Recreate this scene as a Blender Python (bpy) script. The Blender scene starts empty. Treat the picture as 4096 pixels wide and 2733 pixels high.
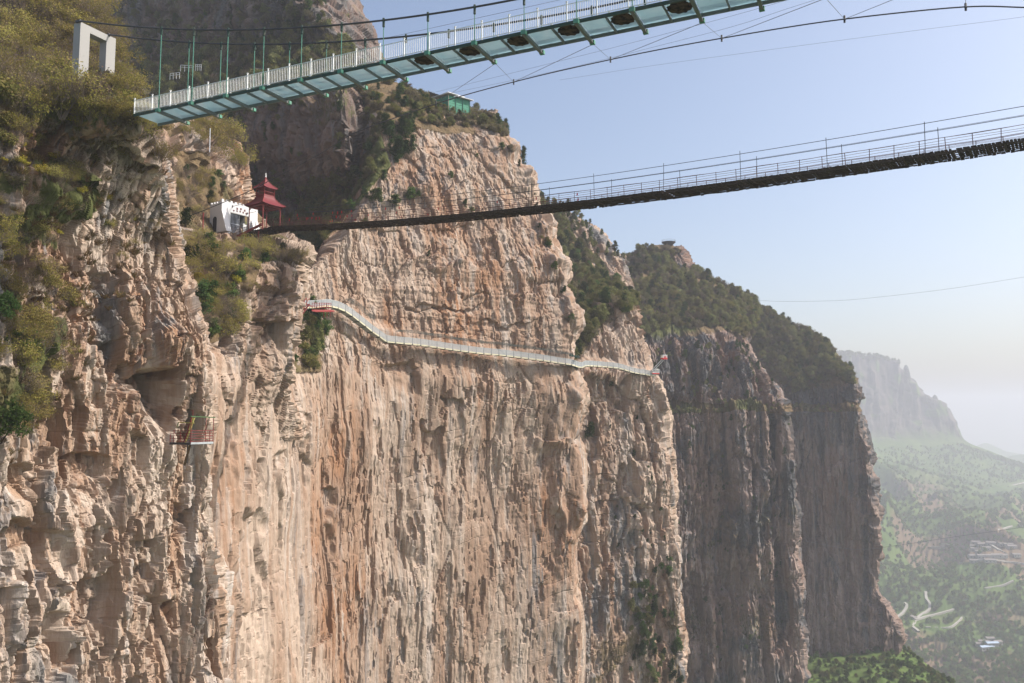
import bpy, math, random
import numpy as np
rng = np.random.default_rng(7); random.seed(7)
S = bpy.context.scene; COL = S.collection
# ------------------------------------------------------------------ camera
F = 820.0; TH = math.radians(5.0)
cam = bpy.data.cameras.new('camera'); camo = bpy.data.objects.new('camera', cam); COL.objects.link(camo)
cam.sensor_width = 36; cam.lens = F / 1024 * 36; cam.clip_start = 1; cam.clip_end = 20000
camo.rotation_euler = (math.pi / 2 + TH, 0, 0); S.camera = camo
S.render.resolution_x, S.render.resolution_y = 1024, 683
# ------------------------------------------------------------------ light
SUN_AZ = math.radians(2.0); SUN_EL = math.radians(44.0)     # azimuth from +x towards +y
w = bpy.data.worlds.new('World'); S.world = w; w.use_nodes = True
nt = w.node_tree; nt.nodes.clear()
sky = nt.nodes.new('ShaderNodeTexSky'); sky.sky_type = 'NISHITA'; sky.sun_disc = False
sky.sun_elevation = SUN_EL; sky.sun_rotation = math.pi / 2 - SUN_AZ
sky.air_density = 1.0; sky.dust_density = 7.5; sky.ozone_density = .5; sky.altitude = 900
bg = nt.nodes.new('ShaderNodeBackground'); bg.inputs[1].default_value = 0.146
wo = nt.nodes.new('ShaderNodeOutputWorld')
nt.links.new(sky.outputs[0], bg.inputs[0]); nt.links.new(bg.outputs[0], wo.inputs[0])
sun = bpy.data.lights.new('sun', 'SUN'); sun.energy = 4.5; sun.angle = math.radians(0.5); sun.color = (1.0, 0.94, 0.86)
suno = bpy.data.objects.new('sun', sun); COL.objects.link(suno); suno.location = (300, 0, 300)
suno.rotation_euler = (0, math.pi / 2 - SUN_EL, SUN_AZ)
S.view_settings.view_transform = 'Standard'; S.view_settings.look = 'None'; S.view_settings.exposure = 0.52; S.view_settings.gamma = 1.0
S.render.engine = 'CYCLES'; S.cycles.use_denoising = True
S.cycles.max_bounces = 6; S.cycles.diffuse_bounces = 3; S.cycles.glossy_bounces = 2; S.cycles.transmission_bounces = 4
S.cycles.transparent_max_bounces = 16; S.cycles.volume_bounces = 1
# ------------------------------------------------------------------ geometry helpers
CT, ST = math.cos(TH), math.sin(TH)
def P(px, py, Y):
    """world point at forward distance Y seen in the direction of a picture point of a 1024 x 683 frame"""
    px, py, Y = (np.asarray(v, float) for v in (px, py, Y))
    u = (px - 512) / F; v = (341.5 - py) / F
    s = Y / (CT - v * ST)
    return np.stack(np.broadcast_arrays(u * s, Y, (ST + v * CT) * s), -1)
def atz(px, py, z):
    d = P(px, py, 1.0); return d * (z / d[2])
def proj(p):
    x, y, z = p[..., 0], p[..., 1], p[..., 2]
    d = y * CT + z * ST; v = (-y * ST + z * CT) / d
    return 512 + F * x / d, 341.5 - F * v

def _h(ix, iy, iz, seed):
    with np.errstate(over='ignore'):
        h = (ix.astype(np.uint32) * np.uint32(374761393) + iy.astype(np.uint32) * np.uint32(668265263)
             + iz.astype(np.uint32) * np.uint32(2246822519) + np.uint32((seed * 3266489917) & 0xffffffff))
        h = (h ^ (h >> np.uint32(15))) * np.uint32(2246822519)
        h = (h ^ (h >> np.uint32(13))) * np.uint32(3266489917)
        return h ^ (h >> np.uint32(16))
def rnd(ix, iy, iz, seed): return _h(ix, iy, iz, seed).astype(np.float32) * np.float32(1 / 4294967296.0)
def _mixh(h):
    h = h ^ (h >> np.uint32(15)); h *= np.uint32(2246822519); h ^= h >> np.uint32(13); h *= np.uint32(3266489917); h ^= h >> np.uint32(16); return h
def noise(p, seed=0):
    """value noise in -1..1, p (...,3)"""
    p = p.astype(np.float32); i = np.floor(p); f = p - i; i = i.astype(np.int32).view(np.uint32)
    f = f * f * f * (f * (f * 6 - 15) + 10)
    with np.errstate(over='ignore'):
        K = [np.uint32(374761393), np.uint32(668265263), np.uint32(2246822519)]; sd = np.uint32((seed * 3266489917) & 0xffffffff)
        hx = i[..., 0] * K[0] + sd; hy = i[..., 1] * K[1]; hz = i[..., 2] * K[2]; r = []
        for dx in (0, 1):
            X = hx + K[0] * np.uint32(dx)
            for dy in (0, 1):
                XY = X + hy + K[1] * np.uint32(dy)
                a_ = _mixh(XY + hz).astype(np.float32); b_ = _mixh(XY + hz + K[2]).astype(np.float32)
                r.append(a_ + (b_ - a_) * f[..., 2])
        a_ = r[0] + (r[1] - r[0]) * f[..., 1]; b_ = r[2] + (r[3] - r[2]) * f[..., 1]
        return (a_ + (b_ - a_) * f[..., 0]) * np.float32(2 / 4294967296.0) - 1
def fbm(p, n=4, seed=0, g=.5):
    o, a, t = 0, 1.0, 0
    for k in range(n):
        o = o + a * noise(p * (2.03 ** k) + 17.3 * k, seed + k); t += a; a *= g
    return o / t
def v2(a, b, c=0.0): return np.stack([a, b, np.full_like(a, c)], -1)
def worley(a, b, seed):
    """nearest and second distance, three random values and offset to the cell centre"""
    a = a.astype(np.float32); b = b.astype(np.float32); fa, fb = np.floor(a), np.floor(b); ra, rb = a - fa, b - fb
    with np.errstate(over='ignore'):
        K0, K1 = np.uint32(374761393), np.uint32(668265263); ha = fa.astype(np.int32).view(np.uint32) * K0 + np.uint32((seed * 3266489917) & 0xffffffff); hb = fb.astype(np.int32).view(np.uint32) * K1
        f1 = np.full(a.shape, 9, np.float32); f2 = f1.copy(); ch = np.zeros(a.shape, np.uint32); ox = np.zeros_like(f1); oy = np.zeros_like(f1); s16 = np.float32(.8 / 65535)
        for da in (-1, 0, 1):
            hx = ha + np.uint32(da & 0xffffffff) * K0
            for db in (-1, 0, 1):
                h = _mixh(hx + hb + np.uint32(db & 0xffffffff) * K1)
                dx = (h & np.uint32(65535)).astype(np.float32) * s16 + np.float32(.1 + da) - ra; dy = (h >> np.uint32(16)).astype(np.float32) * s16 + np.float32(.1 + db) - rb
                ax, ay = np.abs(dx), np.abs(dy); d = np.maximum(ax, ay) * np.float32(.8) + (ax + ay) * np.float32(.2)
                m = d < f1; f2 = np.where(m, f1, np.minimum(f2, d)); f1 = np.where(m, d, f1); ch = np.where(m, h, ch); ox = np.where(m, dx, ox); oy = np.where(m, dy, oy)
        r = []
        for k in range(3): r.append(_mixh(ch + np.uint32(k * 977 + 13)).astype(np.float32) * np.float32(1 / 4294967296.0))
    return f1, f2, r, ox, oy
def sstep(x, a, b):
    t = np.clip((x - a) / (b - a), 0, 1); return t * t * (3 - 2 * t)

def pchip(x, y, xi):
    """monotone cubic through rows of y (n,...) at x, sampled at xi"""
    x = np.asarray(x, float); h = np.diff(x); sh = (-1,) + (1,) * (y.ndim - 1)
    d = np.diff(y, axis=0) / h.reshape(sh); m = np.zeros_like(y)
    if len(x) > 2:
        a, b = d[:-1], d[1:]; w1 = (2 * h[1:] + h[:-1]).reshape(sh); w2 = (h[1:] + 2 * h[:-1]).reshape(sh)
        with np.errstate(divide='ignore', invalid='ignore'):
            hm = (w1 + w2) / (w1 / a + w2 / b)
        m[1:-1] = np.where(a * b > 0, hm, 0)
    m[0], m[-1] = d[0], d[-1]
    k = np.clip(np.searchsorted(x, xi, side='right') - 1, 0, len(x) - 2)
    t = ((xi - x[k]) / h[k]).reshape(sh); H = h[k].reshape(sh)
    return ((2 * t**3 - 3 * t**2 + 1) * y[k] + (t**3 - 2 * t**2 + t) * H * m[k] + (-2 * t**3 + 3 * t**2) * y[k + 1] + (t**3 - t**2) * H * m[k + 1])

SHEETS = {}
def loft(rows, q):
    """rows of (px,py,Y) control points, bottom row first -> dense grid of world points"""
    G = np.array([[P(*c) for c in r] for r in rows])
    PX = np.array([[c[:2] for c in r] for r in rows], float)
    lu = np.linalg.norm(np.diff(PX, axis=1), axis=2).max(0); lv = np.linalg.norm(np.diff(PX, axis=0), axis=2).max(1)
    wu = np.linalg.norm(np.diff(G, axis=1), axis=2).mean(0); wv = np.linalg.norm(np.diff(G, axis=0), axis=2).mean(1)
    mY = float(np.median(G[..., 1]))
    cx = (PX[:, 1:, 0] + PX[:, :-1, 0]).mean(0) / 2; cy = (PX[1:, :, 1] + PX[:-1, :, 1]).mean(1) / 2
    lu = np.where((cx < -4) | (cx > 1028), lu * .4, lu); lv = np.where((cy < -8) | (cy > 692), lv * .35, lv); lv[-2:] = np.minimum(lv[-2:], 8)
    def samples(l, wd):
        l = np.maximum(l, np.minimum(.22 * wd * F / mY, 24))
        n = np.maximum(3, np.round(np.clip(l, 4, 400) * q)).astype(int); c = np.concatenate([[0], np.cumsum(np.maximum(wd, 1e-3))]); o = []
        for k in range(len(n)): o.append(np.linspace(c[k], c[k + 1], n[k], endpoint=False))
        return c, np.concatenate(o + [[c[-1]]])
    cu, su = samples(lu, wu); cv, sv = samples(lv, wv)
    A = pchip(cv, G, sv); A = np.swapaxes(pchip(cu, np.swapaxes(A, 0, 1), su), 0, 1)
    return A
def grid_normals(A):
    N = np.cross(np.gradient(A, axis=1), np.gradient(A, axis=0)); N /= np.linalg.norm(N, axis=2, keepdims=True) + 1e-9
    return N
def arclen(A):
    a = np.linalg.norm(np.diff(A, axis=1), axis=2); b = np.linalg.norm(np.diff(A, axis=0), axis=2)
    return np.pad(np.cumsum(a, 1), ((0, 0), (1, 0))), np.pad(np.cumsum(b, 0), ((1, 0), (0, 0)))
def grid_mesh(name, A, mat, attrs={}, smooth=False):
    nv, nu = A.shape[:2]; idx = np.arange(nv * nu).reshape(nv, nu)
    q = np.stack([idx[:-1, :-1], idx[:-1, 1:], idx[1:, 1:], idx[1:, :-1]], -1).reshape(-1, 4).astype(np.int32)
    me = bpy.data.meshes.new(name); me.vertices.add(nv * nu); me.vertices.foreach_set('co', A.reshape(-1).astype(np.float32))
    me.loops.add(q.size); me.loops.foreach_set('vertex_index', q.reshape(-1))
    me.polygons.add(len(q)); me.polygons.foreach_set('loop_start', np.arange(0, q.size, 4, dtype=np.int32))
    me.polygons.foreach_set('use_smooth', np.full(len(q), smooth))
    me.update(calc_edges=True)
    for k, v in attrs.items():
        at = me.attributes.new(k, 'FLOAT', 'POINT'); at.data.foreach_set('value', v.reshape(-1).astype(np.float32))
    me.materials.append(mat)
    o = bpy.data.objects.new(name, me); COL.objects.link(o); return o
def tag(o, label=None, cat=None, group=None, kind=None):
    if label: o['label'] = label
    if cat: o['category'] = cat
    if group: o['group'] = group
    if kind: o['kind'] = kind
    return o

def rock(A, big=1.0, blocks=(), flute=.8, bed=.25, fine=.1, crack=.35, grain=.3, pocket=(1.2, 3.0, 12.0, .42), seed=0, feats=(), soft=None, bedh=2.2, warp=1.0, calm=None, fw=1.0, crk=.35):
    """push a smooth sheet along its normal into fractured, bedded rock. blocks: (width, height, offset, tilt, weight map or None)
    Returns points, block tint and smooth normals"""
    N = grid_normals(A)
    if np.mean(np.sum(N * A, 2)) > 0: N = -N
    u0 = A[:, 0].mean(0); u1 = A[:, int(A.shape[1] * .78)].mean(0); tx, ty = (u1 - u0)[:2] / np.linalg.norm((u1 - u0)[:2])
    a = A[..., 0] * tx + A[..., 1] * ty; b = A[..., 2] + .35 * (A[..., 1] * tx - A[..., 0] * ty); p = A; ps = A * np.array([1, 1, .10]); px, py = proj(A)
    D = big * (2.2 * fbm(ps / 30, 3, seed) + .8 * noise(p / 11, seed + 5))
    wa = a + warp * (1.0 * noise(ps / 7, seed + 7) + .22 * noise(p * np.array([1, 1, .35]) / 1.6, seed + 8)); wb = b + warp * (1.5 * noise(p / 7, seed + 9) + .35 * noise(p / 1.8, seed + 10))
    if flute is not None:
        fl = np.abs(noise(v2(wa / 6, b / 60), seed + 11)); f2 = np.abs(noise(v2(wa / 2.2, b / 26), seed + 12))
        D = D - flute * (1.3 * (1 - fl) ** 3 + .5 * (1 - f2) ** 3)
    if grain is not None:
        D = D + grain * (.8 * noise(v2(wa / 1.5, wb / 12), seed + 13) + .6 * noise(v2(wa / .6, wb / 3.6), seed + 14) + .45 * noise(v2(wa / .3, wb / 1.1), seed + 16) + .3 * noise(p / 2.2, seed + 15) - .9 * sstep(noise(v2(wa / .8, wb / 2.8), seed + 17), .36, .46))
    tint = 0
    for k, (sa, sb, off, tilt, wt) in enumerate(blocks):
        f1, f2, r, ox, oy = worley(wa / sa, wb / sb, seed + 20 + 7 * k)
        d = (r[0] - .5) * 2 * off + ((r[1] - .5) * ox * sa + (r[2] - .5) * oy * sb * .45) * 2 * tilt
        d = d - crack * off * np.exp(-((f2 - f1) / .06) ** 2)
        wt = 1 if wt is None else wt
        D = D + d * wt; tint = tint + wt * (r[1] - .5) / (1 + .5 * k)
    if pocket:
        dp, wx, hx, th = pocket; n_ = noise(v2(wa / wx, wb / hx), seed + 30) + .35 * noise(v2(wa / (wx * .3), wb / (hx * .3)), seed + 31)
        D = D - dp * (sstep(n_, th, th + .07) + .6 * sstep(n_, th + .2, th + .26)); n_ = noise(v2(wa / (wx * .42), wb / (hx * .4)), seed + 32)
        D = D - .45 * dp * sstep(n_, th + .06, th + .12)
    if crk:
        n_ = noise(v2(wa / 3.2, wb / 16), seed + 33) + .14 * noise(v2(wa / .9, wb / 5), seed + 34); n2_ = noise(v2(wa / 10, wb / 2.6), seed + 35) + .15 * noise(v2(wa / 2.2, wb / 1.0), seed + 36); k_ = sstep(noise(p / 9, seed + 37), -.1, .35)
        D = D - crk * (np.exp(-(n_ / .035) ** 2) + .8 * k_ * np.exp(-(n2_ / .05) ** 2)) + crk * .5 * (sstep(n_, -.02, .02) + k_ * sstep(n2_, -.02, .02))
    if bed is not None:
        bb = (p[..., 2] + .8 * noise(p / 14, seed + 40)) / bedh
        D = D + bed * (noise(v2(bb, a * .012), seed + 41) + .6 * noise(v2(bb * 2.7, a * .05), seed + 42))
    D = D + fine * (fbm(p / .9, 3, seed + 50) * 1.6)
    if soft is not None: D = D * (1 - soft) + soft * (.9 * fbm(p / 7, 3, seed + 60) + .35 * fbm(p / 1.6, 2, seed + 61))
    for (x, y, rx, ry, amp, kind) in feats:
        e = (px + fw * (7 * noise(p / 5, seed + 70) + 3 * noise(p / 1.8, seed + 72)) - x) / rx; g = (py + fw * (9 * noise(p / 4, seed + 71) + 4 * noise(p / 1.5, seed + 73)) - y) / ry
        if kind == 'bump': D = D + amp * np.exp(-(e * e + g * g) * 1.5)
        elif kind == 'box': D = D + amp * (1 - sstep(np.maximum(np.abs(e), np.abs(g)), .82, 1.0))
        elif kind == 'over':   # overhang: sharp roof at the top, healing downwards
            D = D + amp * (1 - sstep(np.abs(e), .7, 1.0)) * sstep(g, -1.0, -.93) * (1 - sstep(g, -.9, 1.0))
    if calm is not None: D = D * (1 - calm)
    return A + N * D[..., None], tint, N
# ------------------------------------------------------------------ materials
def newmat(name):
    m = bpy.data.materials.new(name); m.use_nodes = True; n = m.node_tree; n.nodes.clear()
    return m, n
class NB:
    def __init__(s, name):
        s.m, s.t = newmat(name)
    def n(s, typ, **kw):
        x = s.t.nodes.new(typ)
        for k, v in kw.items():
            if k.startswith('i_'): x.inputs[k[2:].replace('_', ' ')].default_value = v
            else: setattr(x, k, v)
        return x
    def l(s, a, b): s.t.links.new(a, b)
    def mix(s, fac, a, b, blend='MIX'):
        x = s.t.nodes.new('ShaderNodeMix'); x.data_type = 'RGBA'; x.blend_type = blend
        for sock, v in ((x.inputs[0], fac), (x.inputs[6], a), (x.inputs[7], b)):
            if hasattr(v, 'links'): s.l(v, sock)
            else: sock.default_value = v if not isinstance(v, tuple) else (*v, 1) if len(v) == 3 else v
        return x.outputs[2]
    def math(s, op, a, b=None, c=None, clamp=False):
        x = s.t.nodes.new('ShaderNodeMath'); x.operation = op; x.use_clamp = clamp
        for i, v in enumerate((a, b, c)):
            if v is None: continue
            if hasattr(v, 'links'): s.l(v, x.inputs[i])
            else: x.inputs[i].default_value = v
        return x.outputs[0]
    def ramp(s, v, lo, hi):
        x = s.t.nodes.new('ShaderNodeMapRange'); x.interpolation_type = 'SMOOTHSTEP'; x.inputs[1].default_value = lo; x.inputs[2].default_value = hi
        s.l(v, x.inputs[0]); return x.outputs[0]
    def noise(s, scale, detail=4, vec=(1, 1, 1), off=(0, 0, 0), rough=.55):
        if not hasattr(s, 'tc'): s.tc = s.t.nodes.new('ShaderNodeTexCoord')
        mp = s.t.nodes.new('ShaderNodeMapping'); mp.inputs['Scale'].default_value = tuple(scale * c for c in vec); mp.inputs['Location'].default_value = off
        s.l(s.tc.outputs['Object'], mp.inputs[0])
        x = s.t.nodes.new('ShaderNodeTexNoise'); x.inputs['Scale'].default_value = 1; x.inputs['Detail'].default_value = detail; x.inputs['Roughness'].default_value = rough
        s.l(mp.outputs[0], x.inputs[0]); return x.outputs[0]
    def attr(s, name):
        x = s.t.nodes.new('ShaderNodeAttribute'); x.attribute_name = name; return x.outputs['Fac']
    def out(s, sh):
        o = s.t.nodes.new('ShaderNodeOutputMaterial'); s.l(sh, o.inputs[0])
    def bsdf(s, col, rough=.9, spec=.15, metal=0, bump=None, bstr=.5, bdist=.1):
        b = s.t.nodes.new('ShaderNodeBsdfPrincipled')
        if hasattr(col, 'links'): s.l(col, b.inputs['Base Color'])
        else: b.inputs['Base Color'].default_value = (*col, 1)
        if hasattr(rough, 'links'): s.l(rough, b.inputs['Roughness'])
        else: b.inputs['Roughness'].default_value = rough
        b.inputs['Specular IOR Level'].default_value = spec; b.inputs['Metallic'].default_value = metal
        if bump is not None:
            bp = s.t.nodes.new('ShaderNodeBump'); bp.inputs['Strength'].default_value = bstr; bp.inputs['Distance'].default_value = bdist
            s.l(bump, bp.inputs['Height']); s.l(bp.outputs[0], b.inputs['Normal'])
        return b.outputs[0]

def rock_mat(name, base=(.282, .188, .132), pale=(.36, .284, .226), orange=(.25, .13, .07), grey=(.115, .11, .107), soil=(.105, .078, .045), bd=.12):
    b = NB(name)
    st = b.noise(.22, 5, (1, 1, .07), rough=.6); st2 = b.noise(.8, 4, (1, 1, .05), (9, 3, 1), .6); pat = b.noise(.035, 3, (1, 1, .6)); pat2 = b.noise(.06, 3, (1, 1, .35), (40, 7, 3))
    fine = b.noise(2.2, 4, (1, 1, .35))
    c = b.mix(b.ramp(st, .40, .60), base, pale); wh = b.noise(.5, 5, (1, 1, .035), (21, 4, 6), .6); c = b.mix(b.math('MULTIPLY', b.ramp(wh, .51, .64), .85), c, tuple(x * y for x, y in zip(pale, (1.08, 1.18, 1.3)))); c = b.mix(b.math('MULTIPLY', b.ramp(wh, .44, .34), .55), c, tuple(x * y for x, y in zip(base, (.78, .68, .6))))
    big = b.noise(.022, 3, (1, 1, .5), (7, 13, 2)); c = b.mix(b.math('MULTIPLY', b.ramp(big, .45, .62), .35), c, pale); c = b.mix(b.math('MULTIPLY', b.ramp(pat, .50, .66), b.ramp(st2, .36, .6)), c, orange)
    dk = b.math('MULTIPLY', b.ramp(st2, .52, .64), b.ramp(pat2, .47, .60))
    c = b.mix(b.math('MULTIPLY', dk, .85), c, (.17, .165, .165))
    t = b.attr('tint'); c = b.mix(b.math('MULTIPLY', b.ramp(t, .15, .7), .6), c, tuple(x * .72 for x in base)); c = b.mix(b.ramp(t, -.15, -.8), c, tuple(min(1, x * 1.12) for x in pale))
    c = b.mix(b.math('MULTIPLY', b.ramp(fine, .35, .75), .35), c, tuple(x * .6 for x in base))
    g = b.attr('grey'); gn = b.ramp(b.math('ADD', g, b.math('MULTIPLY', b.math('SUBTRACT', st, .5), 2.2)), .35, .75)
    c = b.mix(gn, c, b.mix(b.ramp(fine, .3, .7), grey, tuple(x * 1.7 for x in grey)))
    v = b.attr('veg'); vn = b.ramp(b.math('ADD', v, b.math('MULTIPLY', b.math('SUBTRACT', fine, .5), 1.2)), .35, .65)
    gr = b.noise(.35, 4, (1, 1, 1), (3, 8, 2)); sc = b.mix(b.ramp(gr, .4, .62), soil, (.15, .105, .06)); sc = b.mix(b.ramp(pat2, .5, .62), sc, (.075, .082, .03))
    c = b.mix(vn, c, sc)
    h = b.math('ADD', b.noise(1.3, 6, (1, 1, .3), rough=.65), b.math('MULTIPLY', b.noise(5, 4, (1, 1, .45), rough=.6), .5))
    b.out(b.bsdf(c, .95, .08, bump=h, bstr=.9, bdist=bd)); return b.m
M_rock = rock_mat('pale_tan_rock')
M_rockn = rock_mat('near_rock', base=(.325, .222, .156), pale=(.40, .33, .272), bd=.12)
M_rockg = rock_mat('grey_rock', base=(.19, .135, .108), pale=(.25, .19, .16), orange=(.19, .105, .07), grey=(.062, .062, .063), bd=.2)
M_rockb = rock_mat('shade_darkened_rock', base=(.13, .09, .075), pale=(.17, .13, .11), orange=(.13, .075, .05), grey=(.075, .07, .068), soil=(.085, .068, .04), bd=.2)  # reddish rock for the back mountain, its shade put into the darker colours
M_far = rock_mat('far_rock', base=(.30, .23, .19), pale=(.36, .3, .26), soil=(.07, .10, .035), bd=.4)
def hill_mat():
    b = NB('green_hillside'); n1 = b.noise(.012, 4); n2 = b.noise(.05, 4, off=(5, 5, 5)); n3 = b.noise(.4, 3)
    c = b.mix(b.ramp(n1, .4, .62), (.062, .105, .027), (.092, .135, .038)); c = b.mix(b.ramp(n2, .55, .7), c, (.028, .042, .02))
    c = b.mix(b.math('MULTIPLY', b.ramp(n3, .5, .8), .5), c, (.12, .10, .06))
    s = b.attr('terrace'); c = b.mix(s, c, b.mix(b.ramp(n3, .35, .65), (.17, .115, .075), (.13, .105, .07)))
    g = b.attr('cliff'); st = b.noise(.06, 4, (1, 1, .1)); c = b.mix(g, c, b.mix(b.ramp(st, .4, .6), (.12, .098, .09), (.06, .055, .053)))  # far cliff tones lowered so the colour carries the shade of its face
    b.out(b.bsdf(c, .95, .05)); return b.m
M_hill = hill_mat()

# ------------------------------------------------------------------ terrain
def T(sheet, o, A, N):
    h_ = int(len(A) * .6)
    if np.mean(np.sum(N[:h_] * A[:h_], 2) / np.linalg.norm(A[:h_], axis=2)) > 0: N = -N
    SHEETS[sheet] = dict(o=o, A=A.reshape(-1, 3), N=N.reshape(-1, 3), px=proj(A.reshape(-1, 3)))
def poly_mask(px, py, pts):
    x, y = np.asarray(px), np.asarray(py); ins = np.zeros(x.shape, bool); n = len(pts)
    for i in range(n):
        (x1, y1), (x2, y2) = pts[i], pts[(i + 1) % n]
        if y1 == y2: continue
        c = ((y1 > y) != (y2 > y)) & (x < (x2 - x1) * (y - y1) / (y2 - y1) + x1); ins ^= c
    return ins
def cols(left, right, f, py, Yl, Yr, turn=((0, 0, 0),), k=1.0):
    """one control row: columns at fractions f between left and right, depth from Yl to Yr with curvature k, plus turned-back columns"""
    py = py if hasattr(py, '__len__') else [py] * len(f)
    if len(py) != len(f): py = np.interp(f, [0, .18, .34, .5, .64, .78, .9, 1.0], py)
    r = [(left + (right - left) * t, y, Yl + (Yr - Yl) * t ** k) for t, y in zip(f, py)]
    x, y, Y = r[-1]
    for dx, dy, dY in turn: r.append((x + dx, y + dy, Y + dY))
    return r
QF = 1.0
# near cliff on the left
f1 = [0, .14, .28, .42, .56, .68, .8, .9, 1.0]; tn = ((1, 0, 6), (-4, 0, 22), (-24, 0, 55))
rows = [cols(-40, 232, f1, 730, 59, 91, tn), cols(-40, 228, f1, 600, 59.5, 91, tn), cols(-40, 220, f1, 490, 60, 90, tn), cols(-40, 214, f1, 430, 60.5, 89, tn),
        cols(-40, 212, f1, 372, 60, 88, tn), cols(-40, 210, f1, 335, 60.5, 88.5, tn), cols(-40, 195, f1, 295, 61, 88.5, tn), cols(-40, 184, f1, 255, 61.5, 88, tn),
        cols(-40, 180, f1, 215, 62, 85, tn), cols(-40, 174, f1, [165] * 6 + [168, 172, 176], 62.5, 81.5, tn),
        cols(-40, 154, f1, [116] * 6 + [117, 120, 127], 63.5, 76.5, tn), cols(-40, 138, f1, [84, 84, 86, 88, 90, 92, 95, 99, 104], 69, 83, tn), cols(-40, 122, f1, [50, 52, 56, 60, 64, 68, 72, 76, 80], 78, 90, tn),
        cols(-40, 108, f1, [-10, -8, -4, 0, 4, 8, 12, 18, 26], 86, 97, tn), cols(-40, 98, f1, [-60, -58, -50, -44, -36, -28, -20, -10, 4], 95, 106, tn),
        cols(-40, 98, f1, [-40] * 9, 130, 140, tn)]
A0 = loft(rows, 1.12 * QF)
px, py = proj(A0)
vegm = np.clip(sstep(-py, -150 - .0 * px, -95) + .9 * poly_mask(px, py, [(0, 150), (40, 158), (105, 165), (110, 205), (60, 260), (70, 330), (40, 400), (0, 430)]) * sstep(fbm(A0 / 4, 2, 90), -.25, .1), 0, 1)
fe = [(172, 402, 22, 40, -6.5, 'over'), (118, 362, 14, 28, -1.4, 'over'), (100, 490, 22, 34, -1.8, 'over'), (92, 122, 44, 26, 2.6, 'bump'), (114, 122, 22, 18, 1.6, 'bump'), (131, 130, 15, 13, 3.4, 'bump'), (55, 568, 30, 42, -1.4, 'over'), (112, 616, 12, 42, -1.3, 'over'),
      (178, 345, 24, 24, 2.0, 'bump'), (135, 315, 18, 40, 1.4, 'bump'), (75, 205, 12, 14, 1.4, 'bump'), (48, 190, 16, 22, 1.6, 'bump'), (150, 470, 13, 36, -1.4, 'over'), (30, 500, 16, 30, -1.1, 'over'),
      (190, 540, 8, 40, -1.2, 'over'), (152, 572, 12, 36, -1.3, 'over'), (205, 470, 9, 60, -1.2, 'over'), (75, 650, 18, 40, -1.5, 'over'), (175, 640, 10, 46, -1.2, 'over'), (128, 520, 8, 44, -1.1, 'over'), (12, 620, 20, 34, -1.6, 'over'), (95, 205, 14, 20, -1.2, 'over'), (12, 190, 8, 50, 1.2, 'bump')]
upz = 1 - sstep(py + 12 * noise(A0 / 6, 3), 320, 390)
A, ti, N = rock(A0, .85, ((3.6, 13, .42, .13, None), (1.5, 5.0, .34, .22, None), (.62, 2.0, .19, .28, None), (.32, .8, .08, .3, None), (2.4, 2.0, .2, .2, upz)), .45, .02 + .08 * upz, .04, .6, .13, (1.05, 1.3, 5.0, .30), 1, crk=.18, feats=fe, soft=.75 * vegm, bedh=1.1, warp=.5, calm=.6 * sstep(np.linspace(0, 1, A0.shape[1])[None, :] * np.ones(A0.shape[:2]), .86, .92))
o = grid_mesh('near_cliff', A, M_rockn, dict(veg=vegm, tint=ti, grey=.08 + .5 * fbm(A0 / 9, 2, 33) + .35 * sstep(-py, -330, -180))); tag(o, kind='structure'); T('near', o, A, N)

# buttress behind it that carries the white gate house
f2 = [0, .2, .4, .6, .8, 1.0]
rows = [cols(165, 296, f2, 440, 95, 128, tn), cols(175, 292, f2, [360, 360, 356, 350, 345, 338], 95, 119, tn), cols(180, 297, f2, [318, 318, 318, 315, 308, 300], 97, 119, tn), cols(178, 300, f2, [280, 280, 276, 272, 268, 265], 101, 121, tn),
        cols(172, 304, f2, [246, 246, 246, 248, 250, 252], 107, 131, tn), cols(168, 270, f2, [214, 216, 222, 226, 226, 226], 116, 150, tn), cols(164, 252, f2, [180, 182, 184, 188, 196, 206], 119, 153, tn),
        cols(160, 246, f2, [150, 152, 156, 160, 165, 174], 121, 155, tn), cols(150, 232, f2, [128, 126, 128, 130, 136, 146], 123, 158, tn), cols(140, 212, f2, [112, 112, 114, 116, 118, 122], 128, 163, tn), cols(140, 205, f2, [128] * 6, 155, 186, tn)]
A0 = loft(rows, .95 * QF); px, py = proj(A0); N0 = grid_normals(A0)
vegm = np.clip(.95 * poly_mask(px, py, [(150, 108), (172, 118), (176, 150), (205, 160), (250, 205), (320, 235), (300, 262), (262, 262), (240, 330), (212, 345), (196, 300), (180, 260), (176, 205), (160, 160)]) * sstep(fbm(A0 / 5, 2, 91), -.3, .05), 0, 1)
fe = [(276, 345, 18, 26, -4.0, 'over'), (226, 168, 16, 16, 1.6, 'bump'), (188, 140, 18, 10, 1.8, 'box'), (200, 155, 12, 8, 1.2, 'box')]
A, ti, N = rock(A0, .6, ((6, 9, .9, .14, None), (2.2, 4, .45, .2, None), (.9, 1.7, .18, .25, None)), .5, .25, .06, .4, .15, (1.0, 3, 5, .4), 2, feats=fe, soft=.8 * vegm, bedh=1.3)
o = grid_mesh('gate_buttress', A, M_rock, dict(veg=vegm, tint=ti, grey=.1 + .5 * fbm(A0 / 9, 2, 34))); tag(o, kind='structure'); T('buttress', o, A, N)

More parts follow.
